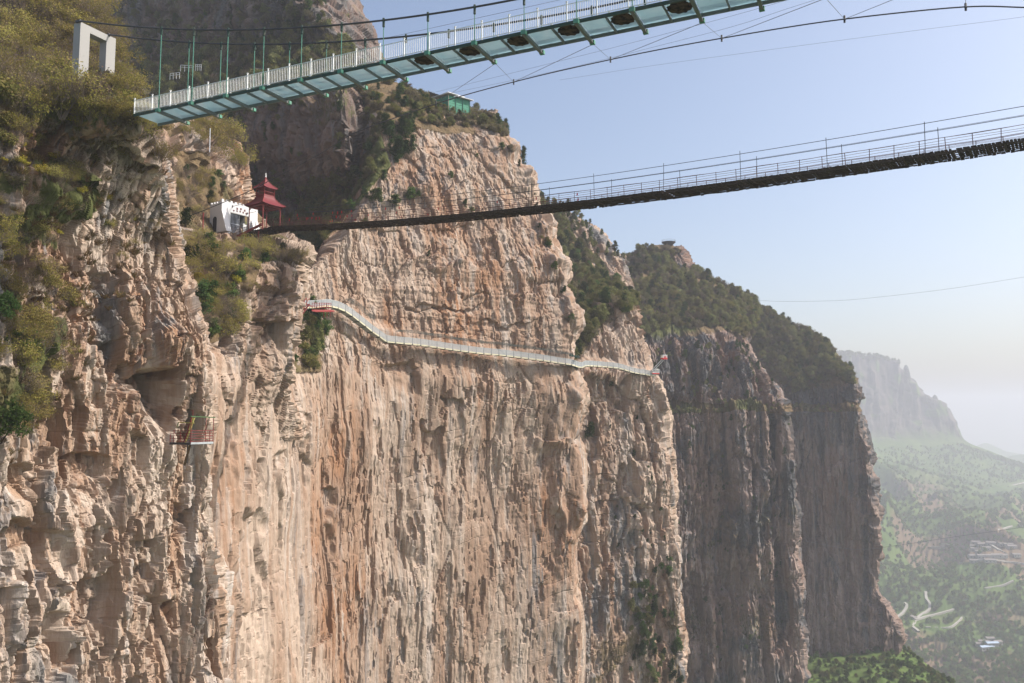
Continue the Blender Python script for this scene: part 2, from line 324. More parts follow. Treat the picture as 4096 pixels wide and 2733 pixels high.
# the great wall: lower face, walkway ledge, upper face, brow
X0 = [176, 205, 235, 262, 290, 318, 345, 380, 420, 470, 520, 555, 576]
Yb = [90, 95, 104, 115, 129, 144, 155, 164, 171, 179, 187, 192, 195]
def mrow(xs, ys, dY, t3=((3, 0, 10), (2, 0, 30), (-14, 0, 70))):
    r = [(x, y, Y + d) for x, y, Y, d in zip(xs, ys, Yb, dY if hasattr(dY, '__len__') else [dY] * 13)]
    x, y, Y = r[-1]; x += 4.5 * math.sin(y * .031) + 2.5 * math.sin(y * .083 + 1); r[-1] = (x, y, Y); return r + [(x + a, y + b, Y + c) for a, b, c in t3]
Xw = [176, 205, 235, 262, 288, 306, 336, 375, 420, 470, 520, 555, 575]
yw = [350, 350, 352, 350, 338, 316, 309, 329, 343, 350.5, 357, 361, 363.5]
rows = [mrow(X0, [730] * 13, 0), mrow(X0, [640] * 13, 0), mrow(X0, [560] * 13, .8), mrow(X0, [480] * 13, .8), mrow([x for x in X0[:4]] + [290, 316, 344, 379, 420, 470, 520, 555, 575], [420] * 13, .2),
        mrow(Xw, [y + 34 for y in yw], -.5), mrow(Xw, [y + 18 for y in yw], .4), mrow(Xw, [y + 4 for y in yw], [0] * 4 + [1.3] * 9), mrow(Xw, [y - 1.2 for y in yw], [6, 6, 6, 6, 5] + [2.2] * 8),
        mrow([176, 205, 235, 262, 292, 312, 338, 376, 420, 470, 520, 553, 573], [310, 310, 310, 310, 310, 296, 290, 305, 318, 322, 325, 325, 322], [10, 10, 10, 9, 8] + [2.6] * 8),
        mrow([176, 205, 235, 262, 296, 314, 338, 376, 418, 466, 512, 542, 560], [296, 296, 296, 296, 292, 268, 262, 268, 272, 274, 276, 276, 276], [14, 14, 14, 13, 14] + [4] * 8),
        mrow([176, 205, 235, 262, 298, 318, 342, 376, 416, 460, 500, 526, 542], [290, 290, 290, 290, 280, 252, 238, 228, 226, 226, 228, 228, 228], [20, 20, 20, 20, 22, 16] + [6] * 7),
        mrow([176, 205, 235, 262, 300, 322, 348, 378, 414, 454, 490, 512, 531], [284, 284, 284, 284, 272, 242, 214, 186, 184, 182, 182, 182, 180], [26, 26, 26, 26, 28, 24, 14, 9, 8, 8, 8, 8, 8]),
        mrow([176, 205, 235, 262, 302, 324, 350, 376, 408, 444, 474, 496, 508], [280, 280, 280, 280, 266, 234, 196, 150, 140, 142, 142, 140, 140], [32, 32, 32, 32, 34, 32, 26, 14, 11, 11, 11, 11, 11]),
        mrow([176, 205, 235, 262, 303, 326, 352, 374, 402, 436, 468, 490, 503], [278, 278, 278, 278, 262, 228, 184, 122, 118, 124, 130, 128, 128], [38, 38, 38, 38, 38, 38, 36, 17, 14, 14, 14, 14, 15]),
        mrow([176, 205, 235, 262, 303, 326, 352, 368, 400, 434, 466, 488, 500], [276, 276, 276, 276, 258, 222, 176, 98, 98, 107, 117, 121, 124], [44, 44, 44, 44, 46, 46, 44, 30, 26, 26, 26, 26, 26]),
        mrow([176, 205, 235, 262, 303, 326, 350, 362, 398, 432, 464, 486, 498], [274, 274, 274, 274, 256, 218, 170, 72, 86, 99, 111, 119, 123], [60] * 13), mrow([176, 205, 235, 262, 303, 326, 350, 362, 398, 432, 464, 486, 498], [290] * 6 + [190] + [110] * 6, [95] * 13)]
A0 = loft(rows, 1.0 * QF); px, py = proj(A0)
n4 = fbm(A0 / 7, 3, 92)
brow = poly_mask(px, py, [(340, 60), (400, 80), (470, 108), (512, 122), (506, 142), (480, 136), (440, 132), (405, 122), (380, 130), (392, 165), (370, 185), (345, 215), (320, 245), (290, 265), (290, 200)])
led = poly_mask(px, py, [(286, 290), (318, 312), (330, 330), (322, 372), (285, 372)])
vegm = np.clip(.95 * brow * sstep(n4, -.4, -.05) + .8 * led * sstep(n4, -.25, .1), 0, 1)
zone = sstep(py, 345, 380)                          # lower face = 1
fe = [(452, 420, 10, 30, -1.2, 'over'), (405, 385, 18, 24, -1.6, 'over'), (432, 470, 10, 46, -1.3, 'over'), (330, 560, 10, 70, -1.5, 'over'), (300, 470, 12, 60, -1.4, 'over'), (370, 440, 12, 50, 1.2, 'bump'), (420, 560, 16, 80, 1.3, 'bump'), (345, 440, 14, 80, 1.4, 'bump'),
      (500, 480, 40, 70, -1.5, 'bump'), (470, 240, 10, 40, -1.5, 'bump'), (430, 200, 12, 40, 1.4, 'bump'), (500, 200, 10, 40, 1.4, 'bump'), (520, 285, 10, 40, 1.4, 'bump'), (255, 600, 14, 90, -1.3, 'over'), (275, 560, 7, 110, -.9, 'over'), (232, 480, 10, 60, -1.0, 'over'), (560, 500, 8, 120, 1.6, 'bump'), (560, 450, 30, 10, .8, 'over'),
      (512, 150, 9, 6, 1.8, 'bump'), (518, 166, 8, 6, -1.8, 'bump'), (530, 180, 9, 7, 2.0, 'bump'), (536, 205, 8, 8, -1.8, 'bump'), (543, 226, 9, 8, 1.8, 'bump'), (549, 248, 8, 7, -2.0, 'bump'), (560, 268, 10, 8, 2.0, 'bump'), (566, 288, 8, 6, -1.8, 'bump'), (576, 318, 9, 9, 1.6, 'bump'), (576, 340, 8, 8, -1.6, 'bump'), (582, 400, 9, 14, 1.8, 'bump'), (580, 440, 9, 12, -1.8, 'bump'), (584, 520, 9, 18, 1.6, 'bump'), (580, 590, 9, 16, -1.8, 'bump'), (440, 268, 30, 6, .9, 'over'), (500, 330, 26, 5, -.9, 'over'), (445, 310, 40, 5, -.9, 'over')]
wline = np.interp(px, Xw, yw); calm = .85 * np.exp(-((py - wline + 2) / 7) ** 2) * (px > 306)
low, upp = zone, 1 - zone; nz = sstep(fbm(A0 / 16, 2, 99), -.15, .3)
A, ti, N = rock(A0, .75, ((7, 26, .34, .03, low), (2.6, 12, .2, .05, low * (.15 + .85 * nz)), (1.0, 3.6, .10, .08, low * (.3 + .7 * nz)), (5.5, 9, .42, .06, upp), (2.1, 4.2, .22, .09, upp), (.85, 1.6, .11, .13, upp)), .06 + .2 * upp, .03 + .16 * upp, .05, .5, .09 + .05 * upp, (.45, 1.2, 6, .52), 3, crk=.13, feats=fe, soft=.8 * vegm, bedh=1.5, calm=calm, warp=.6)
o = grid_mesh('great_cliff', A, M_rock, dict(veg=vegm, tint=ti, grey=.05 + .45 * fbm(A0 / 12, 2, 35) + .3 * poly_mask(px, py, [(340, 60), (508, 100), (508, 150), (350, 210)]))); tag(o, kind='structure'); T('wall', o, A, N); WALL = A0

# back mountain behind the glass bridge
f3 = [0, .12, .26, .4, .54, .66, .78, .9, 1.0]
tb = ((7, 2, 3), (15, 4, 8), (32, 6, 20), (54, 8, 42)); tc = ((9, 7, 4), (20, 16, 9), (40, 33, 20), (60, 50, 42))
rows = [cols(120, 350, f3, [330] * 9, 150, 182, tb), cols(60, 350, f3, [270, 270, 270, 268, 262, 258, 250, 240, 226], 172, 188, tb), cols(60, 347, f3, [200, 200, 200, 200, 204, 206, 204, 196, 180], 226, 182, tb), cols(60, 345, f3, [160, 160, 158, 150, 150, 152, 152, 150, 150], 234, 174, tb),
        cols(60, 344, f3, [128, 126, 124, 118, 112, 106, 102, 100, 98], 238, 175, tb), cols(60, 346, f3, [100, 98, 94, 90, 88, 84, 82, 82, 84], 252, 186, tc), cols(60, 346, f3, [70, 70, 68, 66, 64, 60, 58, 58, 62], 268, 200, tc), cols(60, 340, f3, [46, 48, 50, 50, 46, 42, 40, 40, 44], 280, 210, tc),
        cols(60, 322, f3, [20, 22, 26, 26, 22, 18, 16, 20, 28], 284, 214, tb), cols(60, 312, f3, [-10, -10, -8, -8, -8, -8, -6, -2, 6], 288, 217, tb), cols(60, 304, f3, [-40, -40, -40, -40, -38, -36, -32, -26, -16], 294, 222, tb), cols(60, 300, f3, [-50] * 9, 330, 270, tb), cols(60, 300, f3, [0] * 9, 380, 330, tb)]
A0 = loft(rows, .85 * QF); px, py = proj(A0); n4 = fbm(A0 / 10, 3, 93)
vegm = np.clip(.95 * (poly_mask(px, py, [(60, 60), (130, 62), (200, 55), (290, 42), (345, 45), (360, 82), (300, 92), (240, 108), (180, 125), (60, 140)]) + poly_mask(px, py, [(240, 200), (350, 178), (362, 190), (340, 270), (240, 300)])
               + poly_mask(px, py, [(60, 140), (200, 120), (240, 200), (60, 240)])) * sstep(n4, -.45, -.1) + .5 * sstep(n4, .1, .4), 0, 1)
A, ti, N = rock(A0, 1.0, ((8, 14, 1.3, .14, None), (3.2, 5.5, .7, .2, None), (1.3, 2.2, .3, .25, None)), 1.2, .4, .1, .4, .25, (1.6, 6, 14, .4), 4, soft=.75 * vegm, calm=.3 * sstep(px, 336, 346))
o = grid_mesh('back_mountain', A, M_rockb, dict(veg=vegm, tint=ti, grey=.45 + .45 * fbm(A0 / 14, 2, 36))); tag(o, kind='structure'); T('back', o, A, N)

# second buttress and the wooded gully behind the great wall
f4 = [0, .2, .38, .55, .7, .85, 1.0]
tm = ((2, 0, 10), (0, 0, 35), (-20, 0, 80))
rows = [cols(545, 682, f4, 730, 204, 224, tm), cols(545, 680, f4, 640, 204, 224, tm), cols(545, 674, f4, 540, 205, 225, tm), cols(545, 667, f4, 450, 205, 226, tm), cols(545, 655, f4, [372, 370, 370, 372, 373, 374, 377], 205, 227, tm),
        cols(545, 652, f4, [368, 366, 366, 368, 370, 371, 374], 209, 230, tm), cols(545, 643, f4, [362, 358, 348, 340, 340, 342, 346], 214, 232, tm), cols(545, 633, f4, [352, 345, 330, 322, 316, 312, 314], 222, 235, tm),
        cols(545, 634, f4, [330, 325, 316, 312, 308, 305, 308], 232, 244, tm), cols(540, 634, f4, [300, 298, 294, 292, 292, 294, 300], 250, 272, tm), cols(535, 632, f4, [272, 272, 272, 274, 278, 284, 292], 270, 300, tm), cols(532, 629, f4, [250, 248, 248, 252, 262, 272, 282], 288, 318, tm),
        cols(530, 626, f4, [214, 214, 222, 236, 250, 262, 274], 296, 326, tm), cols(528, 622, f4, [190, 203, 212, 222, 230, 244, 260], 300, 330, tm), cols(528, 620, f4, [196, 208, 216, 224, 232, 246, 262], 330, 360, tm), cols(528, 620, f4, [260] * 7, 370, 400, tm)]
A0 = loft(rows, .95 * QF); px, py = proj(A0); n4 = fbm(A0 / 9, 3, 94)
vegm = np.clip(.95 * poly_mask(px, py, [(530, 195), (560, 215), (575, 240), (590, 262), (612, 285), (634, 300), (634, 312), (600, 325), (585, 350), (570, 368), (545, 368), (540, 220)]) * sstep(n4, -.5, -.15)
               + .6 * poly_mask(px, py, [(600, 580), (672, 540), (682, 690), (590, 690)]) * sstep(n4, .0, .35), 0, 1)
A, ti, N = rock(A0, .9, ((7, 20, 1.0, .1, None), (2.6, 8, .5, .16, None), (1.0, 2.8, .22, .24, None)), .45, .12, .08, .4, .3, (1.2, 3.2, 11, .4), 5, warp=.7, soft=.8 * vegm, calm=.85 * np.exp(-((py - np.interp(px, [575, 585, 605, 628, 645, 660], [364, 361, 363, 368, 371, 374]) + 2) / 6) ** 2), feats=[(610, 430, 22, 60, -2.5, 'over'), (640, 470, 12, 60, 2.0, 'bump'), (628, 515, 30, 12, -1.5, 'over')])
o = grid_mesh('gully_buttress', A, M_rock, dict(veg=vegm, tint=ti, grey=.12 + .45 * fbm(A0 / 12, 2, 37) + .22 * sstep(py, 420, 560) + .3 * sstep(-py, -300, -250))); tag(o, kind='structure'); T('gully', o, A, N)

# grey cliffs beyond, below the wooded ridge
f5 = [0, .12, .22, .30, .36, .42, .5, .58, .63, .70, .80, .90, 1.0]
tg = ((3, 0, 14), (2, 0, 50), (-20, 0, 120))
rows = [cols(622, 805, f5, 740, 330, 340, tg), cols(622, 803, f5, 660, 330, 340, tg), cols(622, 798, f5, 560, 332, 341, tg), cols(622, 791, f5, 470, 333, 342, tg), cols(622, 786, f5, 411, 335, 344, tg), cols(622, 785, f5, 407.5, 337, 345, tg), cols(622, 783, f5, 405.5, 343, 351, tg),
        cols(622, 778, f5, [392] * 6 + [390, 392], 334, 357, tg), cols(622, 766, f5, [370, 368, 366, 366, 368, 370, 370, 376], 336, 360, tg), cols(620, 754, f5, [346, 344, 342, 343, 345, 347, 349, 352], 339, 366, tg), cols(616, 748, f5, [334, 333, 331, 333, 334, 335, 337, 340], 344, 372, tg),
        cols(610, 748, f5, [318, 317, 314, 314, 315, 317, 320, 326], 358, 392, tg), cols(604, 752, f5, [296, 294, 290, 290, 294, 300, 306, 316], 376, 410, tg), cols(600, 752, f5, [276, 272, 268, 270, 276, 284, 294, 306], 396, 424, tg),
        cols(600, 748, f5, [264, 260, 262, 256, 253, 252, 252, 258, 272, 278, 285, 293, 301], 410, 430, tg), cols(600, 744, f5, [262, 256, 258, 248, 245.5, 244.5, 244, 250, 266, 273, 281, 290, 298], 412, 434, tg), cols(600, 744, f5, [270, 264, 264, 254, 252, 250, 250, 258, 272, 280, 288, 297, 304], 440, 460, tg), cols(600, 744, f5, [330] * 8, 480, 500, tg)]
A0 = loft(rows, .95 * QF); px, py = proj(A0); n4 = fbm(A0 / 14, 3, 95)
up = 1 - sstep(py + 10 * n4, 326, 342)
knob = poly_mask(px, py, [(674, 247), (684, 250), (694, 268), (690, 276), (676, 272), (670, 256)]) | poly_mask(px, py, [(604, 262), (634, 262), (640, 275), (628, 296), (608, 285)]); up = up * (1 - .9 * knob)
vegm = np.clip(.95 * up * sstep(n4, -.55, -.2) + .9 * ((py > 404) & (py < 412)) * (px > 655) + .45 * (py > 412) * sstep(n4, .15, .4), 0, 1)
A, ti, N = rock(A0, 1.7, ((10, 40, 2.0, .1, None), (4, 18, .9, .14, None), (1.6, 5.5, .36, .22, None)), 1.9, .15, .12, .4, .6, (2.0, 6, 34, .4), 6, warp=.8, soft=.8 * np.clip(up * sstep(n4, -.55, -.2), 0, 1), bedh=3, feats=[(700, 560, 10, 130, -4, 'bump'), (742, 520, 12, 130, 4, 'bump'), (722, 560, 8, 130, -4, 'bump'), (770, 520, 9, 140, 3, 'bump'), (720, 380, 12, 26, -3, 'bump')])
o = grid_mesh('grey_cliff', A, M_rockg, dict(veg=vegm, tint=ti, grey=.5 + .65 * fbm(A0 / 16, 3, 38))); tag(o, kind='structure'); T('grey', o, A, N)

# the dark headland
rows = [cols(735, 905, f5, [700] * 8, 448, 424, tg), cols(735, 899, f5, [670] * 8, 448, 424, tg), cols(735, 899, f5, [640] * 8, 449, 424, tg), cols(735, 890, f5, [612] * 8, 450, 425, tg), cols(735, 879, f5, [588] * 8, 452, 428, tg), cols(735, 876, f5, [550] * 8, 453, 429, tg),
        cols(735, 870, f5, [470] * 8, 454, 430, tg), cols(735, 858, f5, [412] * 8, 455, 432, tg), cols(735, 856, f5, [407.5] * 8, 457, 433, tg), cols(735, 854, f5, [405] * 8, 461, 437, tg), cols(735, 857, f5, [386, 386, 388, 392, 394, 392, 388, 388], 462, 438, tg), cols(735, 851, f5, [368, 368, 370, 378, 384, 382, 376, 376], 464, 442, tg),
        cols(735, 843, f5, [345, 346, 350, 354, 358, 360, 362, 366], 468, 452, tg), cols(735, 832, f5, [320, 324, 328, 332, 336, 340, 346, 352], 474, 464, tg), cols(735, 822, f5, [299, 305, 312, 320, 326, 330, 335, 342], 480, 474, tg), cols(735, 818, f5, [302, 308, 316, 322, 328, 332, 337, 344], 490, 500, tg), cols(735, 818, f5, [380] * 8, 540, 550, tg)]
A0 = loft(rows, .95 * QF); px, py = proj(A0); n4 = fbm(A0 / 14, 3, 96)
up = 1 - sstep(py + 10 * n4, 376, 394)
vegm = np.clip(.95 * up * sstep(n4, -.55, -.2) + .9 * ((py > 403) & (py < 412)), 0, 1)
A, ti, N = rock(A0, 1.6, ((12, 46, 1.8, .09, None), (5, 20, .8, .13, None), (2, 6.5, .36, .2, None)), 1.4, .15, .12, .4, .55, (1.5, 7, 36, .45), 7, warp=.8, soft=.8 * np.clip(up * sstep(n4, -.55, -.2), 0, 1), bedh=3.4, feats=[(868, 640, 30, 34, 6, 'bump'), (868, 500, 6, 120, 3, 'bump'), (852, 396, 8, 12, 3, 'bump')])
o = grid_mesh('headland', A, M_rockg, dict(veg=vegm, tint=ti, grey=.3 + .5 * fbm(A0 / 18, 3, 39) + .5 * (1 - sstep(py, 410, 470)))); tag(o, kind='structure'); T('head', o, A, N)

# far valley side: green spurs under a pale cliff
f6 = [0, .13, .26, .38, .5, .62, .74, .86, 1.0]
fx = lambda *v: list(v)
VX = [760, 800, 840, 868, 892, 902, 912, 924, 939, 946, 955, 968, 988, 1010, 1040, 1090]
def vrow(pys, Ys):
    o_ = np.array([760 + 330 * t for t in f6]); q = lambda v: v if len(v) == len(VX) else np.interp(VX, o_, v)
    return [(x_, y_, Y_ * (1 + .55 * min(1, max(0, (Y_ - 600) / 1200)))) for x_, y_, Y_ in zip(VX, q(pys), q(Ys))]
ctop = [351, 352, 353.5, 356, 360.5, 371, 384, 397, 402, 411, 430, 442.5, 450.5, 459, 468, 476]; cbase = [436, 436, 437, 438, 438, 439, 440, 441, 442, 443, 445, 450, 457, 464, 472, 480]
mixr = lambda t: [a_ + (b_ - a_) * t for a_, b_ in zip(cbase, ctop)]
rows = [vrow([790] * 9, [470, 480, 500, 520, 540, 560, 580, 600, 620]), vrow([700] * 9, [560, 570, 590, 610, 640, 660, 680, 700, 720]), vrow([640] * 9, [680, 690, 710, 740, 770, 790, 810, 830, 850]), vrow([590] * 9, [820, 830, 850, 890, 930, 950, 960, 980, 1000]),
        vrow([545] * 9, [980, 990, 1010, 1060, 1120, 1150, 1160, 1170, 1190]), vrow([500, 500, 500, 502, 505, 508, 512, 515, 520], [1200, 1210, 1250, 1320, 1380, 1410, 1420, 1430, 1440]), vrow([460, 460, 461, 463, 467, 473, 481, 489, 497], [1500, 1520, 1560, 1620, 1680, 1700, 1690, 1680, 1680]),
        vrow(cbase, [1700, 1720, 1760, 1800, 1830, 1830, 1820, 1800, 1790]), vrow(mixr(.35), [1730, 1750, 1790, 1830, 1860, 1860, 1840, 1810, 1800]), vrow(mixr(.55), [1745, 1765, 1805, 1845, 1875, 1870, 1850, 1820, 1810]), vrow(mixr(.8), [1755, 1775, 1815, 1855, 1885, 1880, 1860, 1830, 1815]),
        vrow(ctop, [1765, 1785, 1825, 1865, 1895, 1890, 1870, 1840, 1820]), vrow([y_ + 2 for y_ in ctop], [1950, 1960, 2000, 2060, 2100, 2080, 2040, 2000, 1980]), vrow([530] * 9, [2300] * 9)]
A0 = loft(rows, .85 * QF); px, py = proj(A0); N0 = grid_normals(A0)
hillm = sstep(py, 425, 455); x, y = A0[..., 0], A0[..., 1]
cl = (1 - sstep(py + 8 * fbm(A0 / 60, 2, 97), 424, 446)) * (px < 985)
dd = (x * .55 + y * .83); D = hillm * sstep(3400 - y, 600, 1500) * (105 * (.3 - np.abs(noise(np.stack([(x * .83 - y * .55) / 210 + .5 * noise(A0 / 200, 4), y / 900, x * 0], -1), 61))) + 34 * (.35 - np.abs(noise(A0 / 95, 62))) + 5 * fbm(A0 / 30, 3, 63) + 2.0 * noise(A0 / 8, 64) + 1.2 * noise(A0 / 3.5, 65))
ter = np.clip(sstep(fbm(A0 / np.array([150, 150, 80.]), 2, 66), .08, .2) * sstep(py, 470, 520) * hillm * (px > 890), 0, 1)
ter = np.maximum(ter, poly_mask(px, py, [(896, 492), (925, 485), (965, 510), (985, 530), (930, 520)]) * 1.0 * sstep(noise(A0 / 18, 68), -.5, 0.)); ter = np.maximum(ter, poly_mask(px, py, [(985, 530), (1024, 545), (1030, 585), (1000, 568)]) * 1.0); ter = np.maximum(ter, poly_mask(px, py, [(900, 615), (925, 612), (958, 650), (1000, 680), (960, 683), (915, 650)]) * sstep(noise(A0 / 14, 69), -.4, .1))
Z = A0[..., 2] + D
st = 7.0; zt = np.floor(Z / st) * st + st * sstep((Z / st) % 1, .55, .95); Z = Z * (1 - ter) + zt * ter
A = A0.copy(); A[..., 2] = Z
Nh = N0.copy(); Nh[..., 2] = 0; Nh /= np.linalg.norm(Nh, axis=2, keepdims=True) + 1e-6
if np.mean(Nh[..., 1]) > 0: Nh = -Nh
a, b = arclen(A0)
cd = 28 * (1 - np.abs(noise(v2(a / 90, b / 500), 71))) + 14 * (1 - np.abs(noise(v2(a / 30, b / 180), 72))) + 5 * fbm(A0 / 22, 3, 73); f1_, f2_, r_, ox_, oy_ = worley(a / 26, b / 70, 74); cd = cd + (r_[0] - .5) * 14
A = A + Nh * (cl * (cd - 24))[..., None]; A[..., 2] += 3 * cl * noise(A0 / 25, 77)
o = grid_mesh('far_valley_side', A, M_hill, dict(terrace=ter, cliff=cl * sstep(fbm(A0 / 40, 3, 75), -.5, -.1)), smooth=True); tag(o, kind='structure'); T('valley', o, A, N0)
# rock towers on the far skyline
def tower(name, px_, pyb, pyt, Y, w_, seed):
    b_, t_ = P(px_, pyb, Y), P(px_, pyt, Y); H = t_[2] - b_[2]; n = 28; th = np.linspace(0, 2 * math.pi, n + 1); hh = np.linspace(0, 1, 26)
    rr = w_ * (1.0 - .45 * hh ** 2.2) * np.sqrt(np.clip(1 - hh ** 7, 0, 1)); X = b_[0] + rr[:, None] * np.cos(th); Yy = b_[1] + rr[:, None] * np.sin(th); Z = np.repeat((b_[2] + H * hh)[:, None], n + 1, 1)
    A_ = np.stack([X, Yy, Z], -1); A_[..., :2] += (2.6 * noise(A_ / 9, seed))[..., None] + .9 * noise(A_ / 3, seed + 1)[..., None]; A_[:, -1] = A_[:, 0]
    return grid_mesh(name, A_, M_hill, dict(cliff=np.full(A_.shape[:2], .8), terrace=np.zeros(A_.shape[:2])))
for px_, pyb, pyt, Y, w_, sd, lb in ((907.5, 400, 364.5, 2960, 16, 5, 'tall round-topped rock tower on the hazy far skyline'), (936, 425, 394.5, 2975, 18, 6, 'lower jagged rock tower right of the round-topped one on the far skyline'), (927, 415, 395.5, 2990, 15, 8, 'small rock knob between the two far skyline towers')):
    tag(tower('rock_tower', px_, pyb, pyt, Y, w_, sd), lb, 'rock tower', kind='thing')
# grassy foot slope below the headland
rows = [[(770, 760, 380), (830, 760, 370), (880, 760, 365), (930, 760, 365), (1000, 780, 370)], [(770, 690, 392), (830, 690, 388), (880, 690, 385), (925, 692, 385), (975, 702, 388)], [(770, 664, 412), (830, 664, 414), (880, 660, 415), (915, 664, 412), (955, 686, 410)], [(770, 655, 440), (830, 655, 440), (880, 640, 440), (905, 652, 440), (940, 684, 440)], [(770, 700, 520), (830, 700, 520), (880, 700, 520), (905, 700, 520), (930, 720, 520)]]
A0 = loft(rows, .9 * QF); A = A0.copy(); A[..., 2] += 2.5 * fbm(A0 / 14, 3, 81) + .6 * noise(A0 / 3, 82)
o = grid_mesh('grassy_foot_slope', A, M_hill, dict(terrace=0 * A[..., 0], cliff=0 * A[..., 0]), smooth=True); tag(o, kind='structure'); T('foot', o, A, grid_normals(A0))
# farthest ridges and the valley floor
def ridge(name, pts, Y, pyb, seed):
    rows = [[(x, pyb, Y * .8) for x, y in pts], [(x, (y + pyb) / 2, Y * .93) for x, y in pts], [(x, y, Y) for x, y in pts], [(x, y + 3, Y * 1.15) for x, y in pts], [(x, pyb, Y * 1.4) for x, y in pts]]
    A0 = loft(rows, .7); A0[..., 2] += Y * .004 * fbm(A0 / (Y * .03), 3, seed); o = grid_mesh(name, A0, M_hill, dict(terrace=0 * A0[..., 0], cliff=0 * A0[..., 0]), smooth=True); tag(o, kind='structure')
ridge('far_hill', [(920, 452), (955, 453), (972, 449), (985, 443.5), (996, 447), (1008, 453), (1024, 456), (1060, 458), (1100, 462)], 5600, 500, 83)
ridge('mid_hill', [(940, 475), (985, 470), (1000, 464), (1012, 457.5), (1024, 456.5), (1050, 458), (1100, 470)], 4300, 500, 84)
A0 = np.stack(np.meshgrid(np.linspace(-9000, 9000, 60), np.linspace(-3000, 9500, 60)) + [np.full((60, 60), -420.)], -1); A0[..., 2] += 12 * fbm(A0 / 900, 2, 85)
o = grid_mesh('valley_floor', A0, M_hill, dict(terrace=0 * A0[..., 0], cliff=0 * A0[..., 0]), smooth=True); tag(o, kind='structure')
# ------------------------------------------------------------------ mesh builder
class MB:
    def __init__(s): s.v, s.f = [], []
    def add(s, V, Fc):
        n = len(s.v); s.v += [tuple(map(float, q)) for q in V]; s.f += [tuple(i + n for i in q) for q in Fc]; return s
    def box(s, c, ax, ay, az):
        """box from centre and three half-axis vectors"""
        c, ax, ay, az = (np.asarray(q, float) for q in (c, ax, ay, az))
        V = [c + i * ax + j * ay + k * az for i in (-1, 1) for j in (-1, 1) for k in (-1, 1)]
        return s.add(V, [(0, 1, 3, 2), (4, 6, 7, 5), (0, 4, 5, 1), (2, 3, 7, 6), (0, 2, 6, 4), (1, 5, 7, 3)])
    def bar(s, p, q, w, h=None):
        """square bar from p to q"""
        p, q = np.asarray(p, float), np.asarray(q, float); d = q - p; L = np.linalg.norm(d); d /= L
        u = np.cross(d, (0, 0, 1)) if abs(d[2]) < .95 else np.cross(d, (1, 0, 0)); u /= np.linalg.norm(u); t = np.cross(u, d)
        return s.box((p + q) / 2, d * L / 2, u * w / 2, t * (h or w) / 2)
    def tube(s, pts, r, n=6):
        pts = [np.asarray(q, float) for q in pts]; V, Fc = [], []
        rr = r if hasattr(r, '__len__') else [r] * len(pts)
        for k, q in enumerate(pts):
            d = pts[min(k + 1, len(pts) - 1)] - pts[max(k - 1, 0)]; d /= np.linalg.norm(d) + 1e-9
            u = np.cross(d, (0, 0, 1)) if abs(d[2]) < .95 else np.cross(d, (1, 0, 0)); u /= np.linalg.norm(u); t = np.cross(u, d)
            V += [q + rr[k] * (math.cos(a) * u + math.sin(a) * t) for a in np.linspace(0, 2 * math.pi, n, endpoint=False)]
            if k: Fc += [((k - 1) * n + i, (k - 1) * n + (i + 1) % n, k * n + (i + 1) % n, k * n + i) for i in range(n)]
        Fc += [tuple(range(n))[::-1], tuple(range((len(pts) - 1) * n, len(pts) * n))]
        return s.add(V, Fc)
    def build(s, name, mat, parent=None, smooth=False):
        me = bpy.data.meshes.new(name); o0 = np.array(parent.location) if parent is not None and parent.parent is None else np.zeros(3)
        if parent is not None and parent.parent is not None: o0 = np.array(parent.parent.location)
        me.from_pydata([tuple(np.asarray(q) - o0) for q in s.v], [], s.f); me.materials.append(mat); me.update()
        if smooth: me.polygons.foreach_set('use_smooth', [True] * len(me.polygons))
        o = bpy.data.objects.new(name, me); COL.objects.link(o)
        if parent is not None: o.parent = parent
        return o
def thing(name, loc, label, cat, group=None):
    o = bpy.data.objects.new(name, None); o.empty_display_size = .2; COL.objects.link(o); o.location = tuple(map(float, loc)); return tag(o, label, cat, group)
def paint(name, col, rough=.6, metal=0, spec=.4, wear=.35, dirt=(.16, .12, .09), scale=1.5):
    b = NB(name); n1 = b.noise(scale, 5, (1, 1, .5)); n2 = b.noise(scale * 5, 3, off=(4, 2, 7))
    c = b.mix(b.math('MULTIPLY', b.ramp(n1, .5, .75), wear), col, dirt); c = b.mix(b.math('MULTIPLY', b.ramp(n2, .55, .8), wear * .6), c, tuple(x * .6 for x in col))
    b.out(b.bsdf(c, rough, spec, metal, bump=n2, bstr=.15, bdist=.02)); return b.m
M_green = paint('green_painted_steel', (.012, .042, .028)); M_hang = paint('pale_green_steel', (.07, .23, .165)); M_white = paint('white_painted_rail', (.74, .74, .72), wear=.15)
M_bluegrey = paint('blue_grey_steel', (.13, .145, .145)); M_cable = paint('dark_steel_cable', (.05, .05, .055), .5, .3, wear=.2); M_wire = paint('thin_steel_wire', (.16, .17, .19), .5, .4, wear=.1)
M_red = paint('red_painted_steel', (.20, .022, .02), wear=.3, dirt=(.12, .05, .04)); M_redroof = paint('red_roof_sheet', (.13, .016, .02), .55, 0, .22, wear=.35, dirt=(.16, .06, .055), scale=.8)
M_concrete = paint('pale_concrete', (.31, .305, .295), .9, 0, .1, .3, (.33, .31, .28), .7); M_plaster = paint('white_plaster', (.60, .60, .61), .85, 0, .1, .12, (.5, .47, .43)); M_dark = paint('dark_interior', (.03, .03, .032), .9, wear=.1)
M_plank = paint('dark_weathered_plank', (.055, .04, .03), .9, 0, .1, .4, (.09, .075, .055), 2.5); M_rust = paint('rust_red_rail', (.13, .045, .03), wear=.4); M_yellow = paint('dull_yellow_steel', (.42, .36, .10)); M_cream = paint('cream_fascia', (.55, .52, .36), wear=.3)
